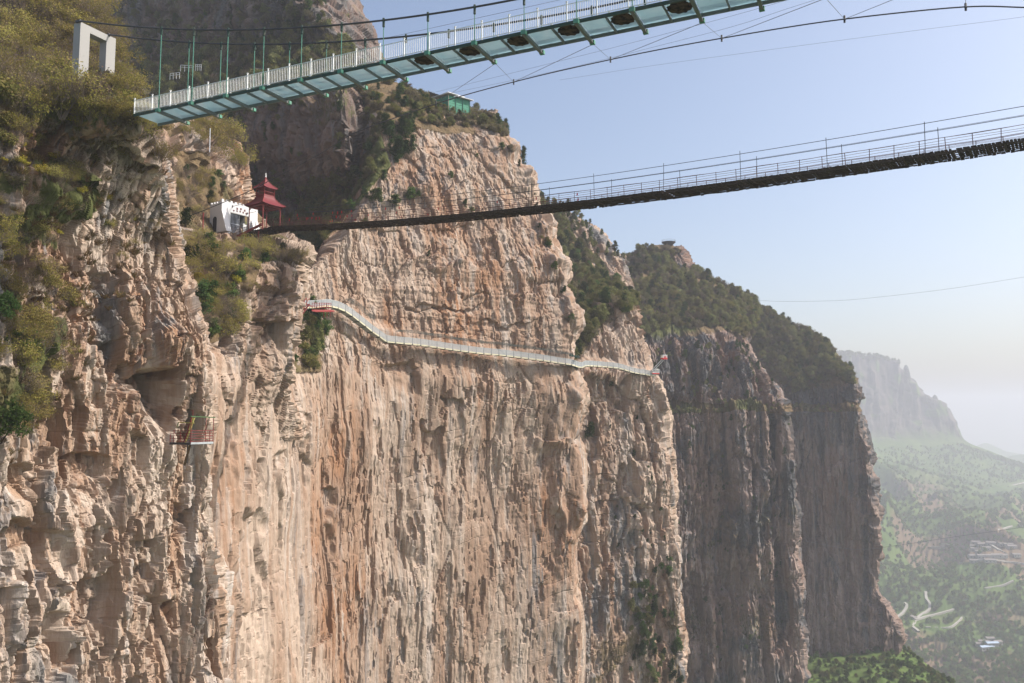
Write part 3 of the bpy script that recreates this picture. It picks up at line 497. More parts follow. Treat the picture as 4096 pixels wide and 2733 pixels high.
M_galv = paint('galvanised_grey', (.37, .395, .405), .55, .1, .3, .2); M_net = paint('dark_net', (.04, .05, .045), .9); M_ggreen = paint('green_sheet', (.03, .21, .13), .6, 0, .3, .35, (.02, .09, .06), 1.2); M_lime = paint('green_handrail', (.05, .115, .035)); M_redsign = paint('bright_red', (.55, .03, .03)); M_brownst = paint('brown_steel', (.10, .055, .025)); M_yelp = paint('pale_steel', (.62, .66, .72))
def glassm():
    b = NB('tinted_deck_glass'); tr = b.n('ShaderNodeBsdfTransparent'); tr.inputs[0].default_value = (.80, .96, .98, 1); tl = b.n('ShaderNodeBsdfTranslucent'); n1 = b.noise(.9, 4)
    c = b.mix(b.ramp(n1, .35, .7), (.74, .95, .98), (.82, .98, 1.0)); b.l(c, tl.inputs[0]); gl = b.n('ShaderNodeBsdfGlossy'); gl.inputs['Roughness'].default_value = .08
    m1 = b.n('ShaderNodeMixShader'); m1.inputs[0].default_value = .5; b.l(tr.outputs[0], m1.inputs[1]); b.l(tl.outputs[0], m1.inputs[2])
    fr = b.n('ShaderNodeFresnel'); fr.inputs[0].default_value = 1.4; m2 = b.n('ShaderNodeMixShader'); b.l(fr.outputs[0], m2.inputs[0]); b.l(m1.outputs[0], m2.inputs[1]); b.l(gl.outputs[0], m2.inputs[2]); b.out(m2.outputs[0]); return b.m
M_glass = glassm()
UP = np.array([0, 0, 1.])
# ------------------------------------------------------------------ glass footbridge
HZ = 26.0
gA, gB = atz(190, 102, HZ), atz(641, 6, HZ); GD = gB - gA; GD[2] = 0; GD /= np.linalg.norm(GD); GN = np.array([-GD[1], GD[0], 0.])    # along to the right, across to the far side
GW = 2.58
def gp(t, s=0.0, z=0.0): return gA + GD * t + GN * s + UP * z
def t_of(px): # where the near edge crosses a picture column
    k = (px - 512) / F; d0 = gA; return (k * (d0[1] * CT + d0[2] * ST) - d0[0]) / (GD[0] - k * GD[1] * CT)
tP = t_of(86)
br = thing('glass_footbridge', gp(t_of(150)), 'glass floored suspension footbridge with white railings crossing the top', 'footbridge')
beam_px = [150, 163, 194, 228, 263.6, 301, 341, 382.7, 427.3, 476.2, 527.4]
sp = (t_of(476.2) - t_of(194)) / 7
T0 = t_of(194) - sp; TB = [T0 + sp * k for k in range(0, 19)]; TL, TR = t_of(134), TB[-1]
def cable_fit(obs, s):
    ts, zs = [], []
    for px_, py_ in obs:
        d = P(px_, py_, 1.0); m = np.array([[GD[0], -d[0]], [GD[1], -d[1]]]); q = gA + GN * s; r = np.linalg.solve(m, [-q[0], -q[1]]); ts.append(r[0]); zs.append(r[1] * d[2])
    return np.polyfit(ts, zs, 3)
nearC = cable_fit([(86, 22), (133, 26), (163, 28.3), (194, 29.8), (228, 30), (263.6, 29.8), (301, 28), (341, 25.3), (382.7, 20), (427, 14), (476, 6), (517, 0)], -.25)
farC = cable_fit([(117.7, 35.7), (159.6, 40), (189.4, 43.2), (220.4, 44.2), (254, 44.2), (287.7, 43.6), (326, 42.4), (364.8, 40), (406.5, 36.2), (449.7, 31.7), (496.6, 25.3), (545.7, 16.4), (597.9, 6.7)], GW + .25)
for s, fit, nm in ((-.25, nearC, 'near'), (GW + .25, farC, 'far')):
    ts = np.linspace(tP - 1.3, TB[15], 60); MB().tube([gp(t, s, np.polyval(fit, t) - HZ) for t in ts], .075, 8).build('main_cable', M_cable, br, True)
    for k, t in enumerate(TB[:16]):
        zt = np.polyval(fit, t) - HZ
        if zt < 1: continue
        h = MB().tube([gp(t, s, -.25), gp(t, s, zt)], .035, 6).build('hanger', M_hang, br)
        MB().tube([gp(t, s, zt - .55), gp(t, s, zt - .5), gp(t, s, zt + .14), gp(t, s, zt + .18)], [.05, .1, .1, .05], 6).build('cable_clamp', M_green, h)
for s, m in ((0, M_green), (GW, M_bluegrey)):    # edge girders
    MB().box(gp((TL + TR) / 2, s, -.14), GD * (TR - TL) / 2, GN * .06, UP * .11).build('edge_girder', m, br)
me_b = None
for k, t in enumerate(TB):
    b_ = MB().box(gp(t, GW / 2 + .05, -.34), GD * .075, GN * (GW / 2 + .34), UP * .12); b_.box(gp(t, GW / 2, -.47), GD * .11, GN * (GW / 2 + .4), UP * .018); b_.build('floor_beam', M_bluegrey, br)
    MB().box(gp(t, -.3, -.3), GD * .17, GN * .16, UP * .14).build('hanger_bracket', M_hang, br); MB().box(gp(t, GW + .32, -.36), GD * .17, GN * .14, UP * .13).build('hanger_bracket', M_hang, br)
    if k + 1 < len(TB): MB().box(gp(t + sp / 2, GW / 2, -.2), GD * .04, GN * (GW / 2 - .07), UP * .1).build('cross_joist', M_bluegrey, br)
for k in range(len(TB) - 1):
    for j in (0, 1):
        t0, t1 = TB[k] + sp / 2 * j + .02, TB[k] + sp / 2 * (j + 1) - .02
        MB().box(gp((t0 + t1) / 2, GW / 2, .0), GD * (t1 - t0) / 2, GN * (GW / 2 - .02), UP * .02).build('glass_panel', M_glass, br)
MB().box(gp((TL + T0) / 2, GW / 2, 0), GD * (T0 - TL) / 2, GN * GW / 2, UP * .02).build('glass_panel', M_glass, br)
RS = sp * .56
for s in (.02, GW - .02):
    ts = np.arange(TL, TR, RS)
    for k, t in enumerate(ts):
        MB().box(gp(t, s, .62), GD * .038, GN * .038, UP * .74).box(gp(t, s, 1.39), GD * .07, GN * .06, UP * .02).build('railing_post', M_white, br)
        if t + RS < TR + .1:
            m = MB()
            for z in (.12, 1.2): m.box(gp(t + RS / 2, s, z), GD * (RS / 2 - .05), GN * .022, UP * .022)
            for q in range(1, 13): m.box(gp(t + RS * q / 13, s, .66), GD * .013, GN * .013, UP * .54)
            m.build('railing_panel', M_white, br)
def holem():
    b = NB('printed_rock_hole'); st = b.noise(2.2, 4, (1, 1, 1)); st2 = b.noise(9, 3); c = b.mix(b.ramp(st, .4, .62), (.022, .016, .012), (.085, .055, .035)); c = b.mix(b.math('MULTIPLY', b.ramp(st2, .55, .75), .6), c, (.14, .10, .07)); b.out(b.bsdf(c, .9, .05)); return b.m
M_hole = holem()
for k in range(7, 13):   # pictures of a broken floor laid under the panes
    c = gp(TB[k] - 1.05, 1.15, -.035); m = MB(); n = 42; ang = np.linspace(0, 2 * math.pi, n, endpoint=False)
    rr = [.80 + .05 * math.sin(11 * a + k) + .03 * random.uniform(-1, 1) for a in ang]
    ring = lambda z: [c + r * (GD * math.cos(a) * 1.02 + GN * math.sin(a)) + UP * z for r, a in zip(rr, ang)]
    m.add(ring(0) + ring(-.012), [tuple(range(n)), tuple(range(2 * n - 1, n - 1, -1))] + [(i, i + n, (i + 1) % n + n, (i + 1) % n) for i in range(n)]); m.build('floor_picture', M_hole, br)
# concrete portal at the left end
tP = t_of(86); PS = 1.7; pw = 3.87; pz0, pz1 = .3, P(80.2, 20.3, gp(tP)[1])[2] - HZ
po = thing('concrete_portal', gp(tP - 1.7, PS, pz0), 'pale concrete portal frame among the shrubs at the glass bridge end', 'portal')
for sg in (-1, 1): MB().box(gp(tP - 1.55, PS + sg * (pw / 2 - .55), (pz0 + pz1) / 2), GD * .45, GN * .5, UP * (pz1 - pz0) / 2).build('leg', M_concrete, po)
MB().box(gp(tP - 1.55, PS, pz1 - .32), GD * .448, GN * (pw / 2 - 1.04), UP * .318).build('crossbeam', M_concrete, po)
for s in (-.25, GW + .25): MB().box(gp(tP - 1.3, s, pz1 + .06), GD * .3, GN * .12, UP * .1).build('cable_saddle', M_cable, po)
# wind cable and its stays, other thin wires
def wire(name, pts, r, label, cat='cable', mat=None, group=None):
    p = np.array([P(*q) for q in pts]); n = len(p)
    t = np.arange(n); ti = np.linspace(0, n - 1, n * 6); q = pchip(t, p, ti) if n > 2 else p
    o = MB().tube(list(q), r, 5).build(name, mat or M_cable, None, True); return tag(o, label, cat, group)
WC = [(170, 224, 124), (195, 213.7, 121), (254, 189, 119), (270, 180.5, 118), (318, 155, 112), (355, 133, 106), (426.6, 107, 98), (513.7, 82, 88), (610.5, 59.6, 80), (721.7, 38.3, 72), (844.5, 19.1, 66), (965.7, 6.9, 62), (1024, 7.5, 60), (1110, 12, 57)]
wire('wind_cable', WC, .06, 'dark wind cable sagging below the glass bridge with small clamps')
cl = [P(436, 103.6, 96.8)] + [P(*q) for q in WC[7:12]]
for i, (k, c) in enumerate(zip((9, 11, 13, 15, 17), cl[:5])):
    e = gp(TB[k - 1 if i else 8], GW + .5, -.4); a_, c_ = cl[i], cl[i + 1]
    for q, sd in ((a_, 'left'), (c_, 'right')):
        tag(MB().tube([e, q], .022, 4).build('stay_wire', M_wire), 'thin stay wire from a floor beam end down to the wind cable', 'wire', 'stay wires of the wind cable')
for c in cl: tag(MB().tube([c - UP * .3, c + UP * .3], .09, 6).build('cable_clamp', M_cable), 'small dark clamp on the wind cable under the glass bridge', 'clamp', 'clamps on the wind cable')
wire('thin_cable', [(340, 48, 190), (450, 24, 160), (559, 0, 140), (640, -18, 125)], .035, 'thin wire rising behind the glass bridge railing to the upper edge', mat=M_wire)
wire('thin_cable', [(436, 92, 215), (540, 66, 190), (650, 38, 170), (760, 8, 150), (820, -10, 140)], .03, 'faint left ropeway line rising from the green hut', mat=M_wire)
wire('thin_cable', [(452, 93, 215), (560, 70, 190), (650, 48, 172), (760, 18, 150), (840, -8, 140)], .03, 'faint right ropeway line rising from the green hut', mat=M_wire)
wire('thin_cable', [(560, 80, 230), (650, 66, 215), (760, 51, 200), (900, 32.5, 185), (1024, 16.7, 172), (1100, 5, 165)], .03, 'long thin wire across the sky below the wind cable', mat=M_wire)
wire('thin_cable', [(745, 299.5, 430), (790, 301.5, 400), (860, 299, 370), (940, 290, 350), (1024, 277, 330), (1100, 262, 320)], .05, 'lone thin wire sagging from the wooded ridge over the valley sky', mat=M_wire)
wire('thin_cable', [(800, 540, 338), (850, 549, 330), (900, 545, 310), (960, 536, 300), (1024, 527, 290), (1100, 512, 280)], .05, 'dark thin wire sagging in front of the terraced valley', mat=M_wire)

# ------------------------------------------------------------------ old plank bridge
def dl(x): return 99.2 - .69 * x
dx_, dy_ = .823, -.568; DD = np.array([dx_, dy_, 0]); DN = np.array([.568, .823, 0])
obs = [(280, 226), (350, 222.5), (500, 210), (650, 192), (745, 179.5), (841, 165.8), (965, 146), (1024, 138.6)]
us, zs = [], []
d0 = np.array([-36.5, dl(-36.5), 0])
for px_, py_ in obs:
    k = (px_ - 512) / F; x = k * 99.2 / (1 + .69 * k); x = k * (99.2 * 1.02) / (1 + .69 * k); Y = dl(x); us.append((x - d0[0]) / dx_); zs.append(P(px_, py_, Y)[2])
zfit = np.polyfit(us, zs, 3)
def dp(u, s=0.0, z=0.0): return d0 + DD * u + DN * s + UP * (np.polyval(zfit, max(0, u)) + z)
DW = 2.9; U0, U1 = -7.5, 122.0
ob = thing('plank_bridge', dp(0, DW / 2), 'old dark plank suspension footbridge with thin rusty railings', 'footbridge')
m = MB(); u = U0
while u < U1:
    w_ = random.uniform(.2, .3); e0, e1 = random.uniform(-.06, .02), DW + random.uniform(-.02, .05); th = random.uniform(.03, .05); z_ = random.uniform(-.02, .02)
    if random.random() > (.004 + .03 * max(0, (u - 85) / 40)): m.box(dp(u, (e0 + e1) / 2, z_), DD * w_ * .46, DN * (e1 - e0) / 2, UP * th)
    u += w_ + random.uniform(.005, .02 + .03 * max(0, (u - 70) / 40))
pl = m.build('planks', M_plank, ob); pl['kind'] = 'stuff'
for s in (.25, .9, 1.5, 2.1, 2.65): MB().tube([dp(u, s, -.14) for u in np.linspace(U0, U1, 50)], .05, 5).build('deck_cable', M_plank, ob)
m = MB()
for u in np.arange(U0, U1, 1.35): m.box(dp(u, DW / 2, -.14), DD * .09, DN * (DW / 2 - .05), UP * .06)
c_ = m.build('crosspieces', M_plank, ob); c_['kind'] = 'stuff'
m = MB()
for u in np.arange(U0, U1, .36):    # kerb boards lashed along both edges, ragged underside
    for s in (.05, DW - .05):
        if random.random() < .985: m.box(dp(u, s + random.uniform(-.04, .04), -.2 - random.uniform(0, .05)), DD * random.uniform(.15, .19), DN * .05, UP * random.uniform(.06, .12))
c_ = m.build('edge_boards', M_plank, ob); c_['kind'] = 'stuff'
for s, lift in ((.08, 0), (DW - .08, .0)):
    for z in (.25, .48, .72, .95, 1.2): MB().tube([dp(u, s, z + .03 * math.sin(u * .8 + z * 9)) for u in np.linspace(U0, U1, 90)], .026 if z in (1.2, .48) else .017, 4).build('rail_line', M_rust, ob)
    for k, u in enumerate(np.arange(U0 + .5, U1, 2.15)): MB().bar(dp(u, s, -.1), dp(u + random.uniform(-.05, .05), s, 1.24), .05).build('railing_post', M_rust, ob)
    for z, r in ((2.62, .032), (1.85, .02)): MB().tube([dp(u, s, z + .25 * (u / 120)) for u in np.linspace(3.5, U1, 50)], r, 5).build('upper_cable', M_cable, ob)
    for k, u in enumerate(np.arange(4.2 + s * .3, U1, 8.6)): MB().bar(dp(u, s, -.1), dp(u + random.uniform(-.1, .1), s, 2.72 + .25 * (u / 120) + random.uniform(0, .25)), .045).build('hanger_pole', M_cable, ob)
for k in range(34):   # red prayer ribbons on the rails
    u = random.choice([random.uniform(3, 26), random.uniform(4, 60)]); s = random.choice([.06, DW - .06]); z = random.choice([1.2, 1.2, 1.85]); h = random.uniform(.25, .55); w_ = random.uniform(.06, .1); p_ = dp(u, s, z)
    mm = MB(); mm.add([p_ + DD * -w_ * .3, p_ + DD * w_ * .3, p_ + DD * w_ - UP * h * .5 + DN * .05, p_ + DD * w_ * .6 - UP * h, p_ - DD * w_ * .8 - UP * h * .9 - DN * .04, p_ - DD * w_ * .7 - UP * h * .4], [(0, 1, 2, 5), (5, 2, 3, 4)]); mm.add([p_ + DN * .012 + q for q in (DD * -w_ * .3, DD * w_ * .3, DD * w_ - UP * h * .5 + DN * .05, DD * w_ * .6 - UP * h, -DD * w_ * .8 - UP * h * .9 - DN * .04, -DD * w_ * .7 - UP * h * .4)], [(0, 5, 2, 1), (5, 4, 3, 2)])
    tag(mm.build('ribbon', M_redsign), 'tiny red ribbon tied to the railing of the old plank bridge', 'ribbon', 'red ribbons on the plank bridge')

# ------------------------------------------------------------------ red pavilion over the bridge end
pz = np.polyval(zfit, 0); pcen = dp(-4.4, DW / 2); pcen[2] = pz
pv = thing('pavilion', pcen, 'red steel pavilion with two flared roofs over the plank bridge entrance', 'pavilion')
def pp(u, s, z): return pcen + 1.08 * (DD * u + DN * s + UP * z)
ch = 1.55; hc = 3.5
for su in (-1, 1):
    for ss in (-1, 1): MB().tube([pp(su * ch, ss * ch, -.2), pp(su * ch, ss * ch, hc)], .085, 8).build('column', M_red, pv)
m = MB()
for su in (-1, 1):
    m.bar(pp(su * ch, -ch, hc), pp(su * ch, ch, hc), .14, .16); m.bar(pp(-ch, su * ch, hc + .01), pp(ch, su * ch, hc + .01), .14, .16)
m.bar(pp(-ch, -ch, hc + .02), pp(ch, ch, hc + .02), .1); m.bar(pp(-ch, ch, hc + .05), pp(ch, -ch, hc + .05), .1)
for a_, b_ in (((-ch, -ch), (1, 0)), ((-ch, -ch), (0, 1)), ((ch, ch), (-1, 0)), ((ch, ch), (0, -1)), ((-ch, ch), (1, 0)), ((-ch, ch), (0, -1)), ((ch, -ch), (-1, 0)), ((ch, -ch), (0, 1))): m.bar(pp(a_[0], a_[1], hc - .45), pp(a_[0] + b_[0] * .45, a_[1] + b_[1] * .45, hc - .02), .06)
m.build('eaves_frame', M_red, pv)
def roof(z0, z1, h0, h1, flare, name, nseg=6, tip=.18):
    m = MB(); th = .05; L = []
    for k in range(nseg + 1):
        t = k / nseg; hw = h0 + (h1 - h0) * (1 - (1 - t) ** flare); z = z0 + (z1 - z0) * t; n = 8; ring = []
        for e in range(4):
            c0 = [(-1, -1), (1, -1), (1, 1), (-1, 1)][e]; c1 = [(1, -1), (1, 1), (-1, 1), (-1, -1)][e]
            for q in range(n):
                f = q / n; ring.append(pp(hw * (c0[0] + (c1[0] - c0[0]) * f), hw * (c0[1] + (c1[1] - c0[1]) * f), z + tip * (1 - t) ** 2 * abs(2 * f - 1) ** 3))
        L.append(ring)
    n = len(L[0]); V = [q for r in L for q in r]; Fc = [(k * n + i, k * n + (i + 1) % n, (k + 1) * n + (i + 1) % n, (k + 1) * n + i) for k in range(nseg) for i in range(n)]; m.add(V, Fc)
    m.add([q - UP * th for q in V], [f_[::-1] for f_ in Fc]); N_ = len(V); m.add([q for q in L[0]] + [q - UP * th for q in L[0]], [(i, i + n, (i + 1) % n + n, (i + 1) % n) for i in range(n)])
    r = m.build(name, M_redroof, pv)
    mm = MB()
    for c in range(4): mm.tube([L[k][c * 8] + UP * .03 for k in range(nseg + 1)], .055, 6)
    mm.build('roof_ridge', M_red, r); return r
roof(hc + .12, hc + 1.75, 2.1, .93, 1.8, 'lower_roof')
m = MB()
for su in (-1, 1):
    for ss in (-1, 1): m.bar(pp(su * .9, ss * .9, hc + 1.7), pp(su * .9, ss * .9, hc + 2.82), .1)
    for z in (1.8, 2.25, 2.72): m.bar(pp(su * .9, -.9, hc + z), pp(su * .9, .9, hc + z), .05); m.bar(pp(-.9, su * .9, hc + z), pp(.9, su * .9, hc + z), .05)
    for q in np.linspace(-.8, .8, 11): m.bar(pp(su * .9, q, hc + 1.8), pp(su * .9, q, hc + 2.25), .03); m.bar(pp(q, su * .9, hc + 1.8), pp(q, su * .9, hc + 2.25), .03)
m.build('lantern_lattice', M_red, pv)
roof(hc + 2.8, hc + 4.6, 1.26, .05, 1.7, 'upper_roof', 6, .14)
MB().tube([pp(0, 0, hc + z) for z in (4.55, 4.62, 4.7, 4.8, 4.88, 4.95, 5.05, 5.12, 5.18, 5.28)], [.05, .13, .14, .05, .1, .1, .04, .08, .07, .01], 10).build('finial', M_white, pv)
for (px_, yb, s) in ((250, 254, -.1), (267, 262, 0)):
    b0 = pcen + DD * (-2.6 if px_ == 250 else .6) + DN * (-ch); MB().bar(b0 - UP * .3, b0 - UP * 5.2, .16).build('support_leg', M_red, pv)
MB().bar(pp(-2.6, -ch, -2.4), pp(.6, -ch, -3.4), .07).build('brace', M_red, pv); MB().bar(pp(-1.6, -ch, -.4), pp(.2, -ch, -5.0), .06).build('brace', M_cable, pv)
MB().bar(pp(ch - .05, -ch - .08, .55), pp(-5.6, -ch - .5, -1.1), .22, .34).build('sloping_girder', M_red, pv)
# approach deck between pavilion and gate house
ad = thing('approach_deck', pp(-5, 0, -.6), 'short plank landing with rails between the red pavilion and the white gate house', 'landing')
MB().box(pp(-4.6, .1, -.35), DD * 3.0, DN * 1.7, UP * .12).build('deck', M_plank, ad)
for s in (-1.5, 1.7):
    for z in (.3, .7, 1.1): MB().bar(pp(-7.4, s, z - .4), pp(-1.9, s, z), .04).build('rail', M_rust, ad)
    for u in (-7.2, -5.4, -3.6, -2.0): MB().bar(pp(u, s, -.5), pp(u, s, 1.0), .05).build('railing_post', M_rust, ad)
pr = thing('concrete_pier', pp(-1.6, 1.2, -6), 'weathered concrete pier under the pavilion landing', 'pier'); MB().box(pp(-1.2, 1.4, -3.2), DD * 1.1, DN * 1.2, UP * 2.4).build('pier_block', M_concrete, pr); MB().bar(pp(.2, 1.0, -1.2), pp(2.6, 1.4, -3.6), 1.0, .14).build('stair_slab', M_concrete, pr)

# ------------------------------------------------------------------ white gate house
gc = P(217.5 + .0, 232, 124.5); gx = np.array([.55, .835, 0]); gy = np.array([-.835, .55, 0])    # along facade to the right, along side to the left
gc = P(221, 231.5, 127.0)
gh = thing('gate_house', gc, 'small white castle-like gate house with battlements behind the red pavilion', 'gate house')
def gq(a, b, z): return gc + gx * a + gy * b + UP * z
LF, LS, HF = 7.0, 2.9, 5.0
wt = .35
m = MB()
m.box(gq(.85, wt / 2, HF / 2), gx * .85, gy * wt / 2, UP * HF / 2); m.box(gq(LF - .9, wt / 2, HF / 2), gx * .9, gy * wt / 2, UP * HF / 2); m.box(gq(LF / 2 - .02, wt / 2, HF - .78), gx * (LF / 2 - 1.72), gy * wt / 2, UP * .78)
m.build('front_wall', M_plaster, gh)
MB().box(gq(wt / 2 - .003, LS / 2 + wt / 2, HF / 2 - .15), gx * wt / 2, gy * (LS - wt) / 2, UP * (HF / 2 - .15)).build('side_wall', M_plaster, gh)
MB().box(gq(LF / 2, LS - .1, HF / 2 - .3), gx * (LF / 2 - .4), gy * .1, UP * (HF / 2 - .3)).build('back_wall', M_dark, gh)
MB().box(gq(LF / 2 + .2, LS / 2, HF - .5), gx * (LF / 2 - .45), gy * (LS / 2 - .4), UP * .08).build('roof_slab', M_concrete, gh)
for k in range(9): MB().box(gq(.2 + k * (LF - .4) / 8, wt / 2, HF + .14), gx * .2, gy * wt / 2 * .9, UP * .14).build('merlon', M_plaster, gh)
for k in range(1, 5): MB().box(gq(wt / 2, .1 + k * LS / 4.3, HF - .16), gx * wt / 2 * .9, gy * .18, UP * .14).build('merlon', M_plaster, gh)
def wedge(a0, a1, z1, d, nm):   # flared buttress
    MB().add([gq(a0, 0, 0), gq(a1, 0, 0), gq(a1, -d, 0), gq(a0, -d, 0), gq(a0, 0, z1), gq(a1, 0, z1), gq(a1, -.05, z1), gq(a0, -.05, z1)], [(0, 1, 2, 3), (4, 7, 6, 5), (0, 3, 7, 4), (1, 5, 6, 2), (3, 2, 6, 7), (0, 4, 5, 1)]).build(nm, M_plaster, gh)
wedge(.0, 1.0, 3.4, 1.3, 'flared_buttress'); wedge(LF - 1.3, LF, 3.0, 1.3, 'flared_buttress')
fr = MB().bar(gq(1.7, -.04, 3.4), gq(LF - 1.8, -.04, 3.4), .1, .12).build('gate_frame', M_concrete, gh)
m = MB()
for a_ in np.linspace(1.9, 3.4, 7): m.bar(gq(a_, .1, .2), gq(a_, .1, 3.35), .05)
m.bar(gq(1.8, .1, 1.7), gq(3.5, .1, 1.7), .05); m.build('gate_grille', M_yelp, gh)
MB().box(gq(4.3, -.25, 1.0), gx * .35, gy * .06, UP * 1.0).build('notice_board', M_white, gh)
MB().box(gq(-.02, 1.6, 1.1), gx * .03, gy * .45, UP * 1.05).tube([gq(-.05, 1.6, 2.15), gq(.02, 1.6, 2.15)], .45, 12).build('side_door', M_dark, gh)
sg = MB().box(gq(-.05, 3.2, 1.35), gx * .05, gy * .75, UP * .4).build('picture_sign', M_bluegrey, gh)
for q, mt in ((-.4, M_white), (.0, M_redsign), (.4, M_yellow)): MB().box(gq(-.11, 3.2 - q, 1.35), gx * .012, gy * .15, UP * .22).build('sign_patch', mt, sg)
# lettering over the gate: three small characters in a gentle arch and four below
lt = MB()
def glyph(a, z, s, sd):
    r = random.Random(sd)
    lt.box(gq(a, -.02, z), gx * .04 * s, gy * .02, UP * .18 * s); lt.box(gq(a, -.025, z + .1 * s), gx * .16 * s, gy * .02, UP * .025 * s); lt.box(gq(a, -.025, z - .06 * s), gx * .17 * s, gy * .02, UP * .025 * s)
    lt.box(gq(a + r.choice([-.1, .1]) * s, -.03, z), gx * .022 * s, gy * .02, UP * .13 * s)
for k in range(3): glyph(2.9 + k * .75, 4.25 + .1 * (k == 1), 1.0, k)
for k in range(5): glyph(2.3 + k * .6, 3.82 + .05 * (2 - abs(k - 2)), .8, 10 + k)
lt.build('lettering', M_redroof, gh)
for a_, z_ in ((2.0, 4.45), (4.9, 3.9)): b_ = MB().bar(gq(a_, 0, z_), gq(a_, -2.2, z_), .05).box(gq(a_, -.05, z_), gx * .05, gy * .05, UP * .18); b_.build('lamp_arm', M_cable, gh)
# bare steel and painted poles near the gate
def pole(px_, yb, yt, Y, r, mat, label, name='pole'):
    b0, t0_ = P(px_, yb, Y), P(px_ + .3, yt, Y); tag(MB().tube([b0 - UP * .8, t0_], r, 8).tube([t0_, t0_ + UP * .08], r * 1.5, 8).build(name, mat), label, 'pole')
pole(209.8, 147, 129, 124, .06, M_yelp, 'slim white pole standing on the rocks left of the big yellow-green tree')
pole(203, 225, 213.5, 120, .09, M_red, 'short red post left of the white gate house')
def small_rail(px0, px1, y0, y1, Y, label):
    a_, b_ = P(px0, y0, Y), P(px1, y1, Y); r = thing('path_railing', a_, label, 'railing', 'white path railings on the shaded slope'); n = 4; h = P(px0, y0 - 4, Y)[2] - a_[2]
    for z in (.5, 1.0): MB().bar(a_ + UP * h * z, b_ + UP * h * z, .09).build('rail', M_white, r)
    for k in range(n): q = a_ + (b_ - a_) * k / (n - 1); MB().bar(q - UP * .6, q + UP * h, .1).build('post', M_white, r)
small_rail(170, 179.5, 77.5, 76.5, 214, 'short white path railing on the shaded slope, lowest of three'); small_rail(180.5, 193, 69, 70, 217, 'long white path railing on the shaded slope, middle of three'); small_rail(195.5, 201, 68.5, 68.5, 219, 'tiny white path railing on the shaded slope, highest of three')
# ------------------------------------------------------------------ cliff walkway
wk = [(303, 301), (318, 300.4), (331, 299.8), (338, 301.5), (345, 304.5), (352, 309), (359, 314.5), (366, 320), (372, 325), (379, 330), (383, 332.5), (386, 335.5), (400, 337), (418, 338.8), (440, 342), (460, 345), (480, 347.6), (500, 349.5), (520, 352), (540, 354.6), (560, 357.8), (571, 359.4), (578, 361.8), (582, 362.4), (586, 360.8), (600, 361.6), (615, 363), (625, 365.2), (632, 367.6), (645, 370), (656, 371.8)]
def wY(x): return float(np.interp(x, Xw[5:] + [590, 655], [Y - .3 for Y in Yb[5:]] + [211.5, 226.5])) - 1.3
W = np.array([P(x, y, wY(x)) for x, y in wk]); W[:, 2] -= 1.15
L = np.concatenate([[0], np.cumsum(np.linalg.norm(np.diff(W, axis=0), axis=1))]); nW = int(L[-1] / 2.0); Wp = pchip(L, W, np.linspace(0, L[-1], nW + 1))
wa_ = thing('cliff_walkway', Wp[0], 'grey railed walkway bolted along the ledge of the great cliff face', 'walkway')
for k in range(nW):
    a_, b_ = Wp[k], Wp[k + 1]; d = b_ - a_; Lk = np.linalg.norm(d); dh = d / Lk; nn = np.cross(UP, dh); nn /= np.linalg.norm(nn); nn = nn if nn[1] > 0 else -nn; mid = (a_ + b_) / 2; u_ = np.cross(dh, nn); u_ = u_ if u_[2] > 0 else -u_
    MB().box(mid + nn * .9, dh * Lk / 2, nn * .9, u_ * .06).build('deck_slab', M_galv, wa_)
    MB().box(mid - nn * .03 - UP * .09, dh * (Lk / 2 - .16), nn * .03, u_ * .12).build('fascia', M_cream, wa_)
    m = MB(); m.bar(a_ + UP * 1.18, b_ + UP * 1.18, .07); m.bar(a_ + UP * .14, b_ + UP * .14, .05)
    for q in range(15): p_ = a_ + d * (q + .5) / 15; m.box(p_ + UP * .66, dh * .042, nn * .015, UP * .52)
    m.build('railing_panel', M_galv, wa_); MB().bar(a_ - UP * .1, a_ + UP * 1.25, .08).build('railing_post', M_bluegrey, wa_)
    MB().bar(a_ - UP * .25 - nn * .1, a_ - UP * .25 + nn * 1.8, .12).build('bracket', M_green, wa_)
def awn(x0, x1, lab):
    ts = [k for k in range(nW) if x0 <= proj(Wp[k])[0] <= x1]; r = thing('rockfall_net', Wp[ts[0]] + UP * 2.4, lab, 'net', 'rockfall nets over the cliff walkway'); m = MB(); off = np.array([.35, .94, 0])
    for k in ts[:-1]:
        a_, b_ = Wp[k], Wp[k + 1]; sag = .12 * math.sin(k * 1.7)
        for q in np.linspace(0, 1, 6): e = off * (.1 + 1.5 * q) + UP * (2.25 + .55 * q + sag * q); m.bar(a_ + e, b_ + off * (.1 + 1.5 * q) + UP * (2.25 + .55 * q + .12 * math.sin((k + 1) * 1.7) * q), .05)
        for f in (0, .33, .66): p_ = a_ + (b_ - a_) * f; m.bar(p_ + off * .1 + UP * 2.25, p_ + off * 1.6 + UP * (2.8 + sag), .035)
    nt_ = m.build('net_mesh', M_net, r); nt_['kind'] = 'stuff'
    for k in ts[::2]: MB().bar(Wp[k] + UP * 1.2 + off * .1, Wp[k] + UP * 2.27 + off * .1, .06).build('post', M_net, r)
awn(343, 376, 'dark rockfall net over the steep first flight of the cliff walkway'); awn(391, 572, 'long dark rockfall net over the level stretch of the cliff walkway')
tu = thing('green_canopy', P(575, 358, wY(575)), 'tiny green scalloped canopy on the walkway at the wooded gully', 'canopy')
for k in range(4): c_ = P(570.5 + k * 2.6, 356.5 + .5 * k, wY(575) + .3); MB().add([c_ + np.array(q) for q in ((-.35, -.4, 0), (.35, -.4, .05), (.4, .7, .3), (-.3, .7, .5), (-.1, 0, .75))], [(0, 1, 4), (1, 2, 4), (2, 3, 4), (3, 0, 4), (0, 3, 2, 1)]).build('canopy_sheet', M_green, tu)
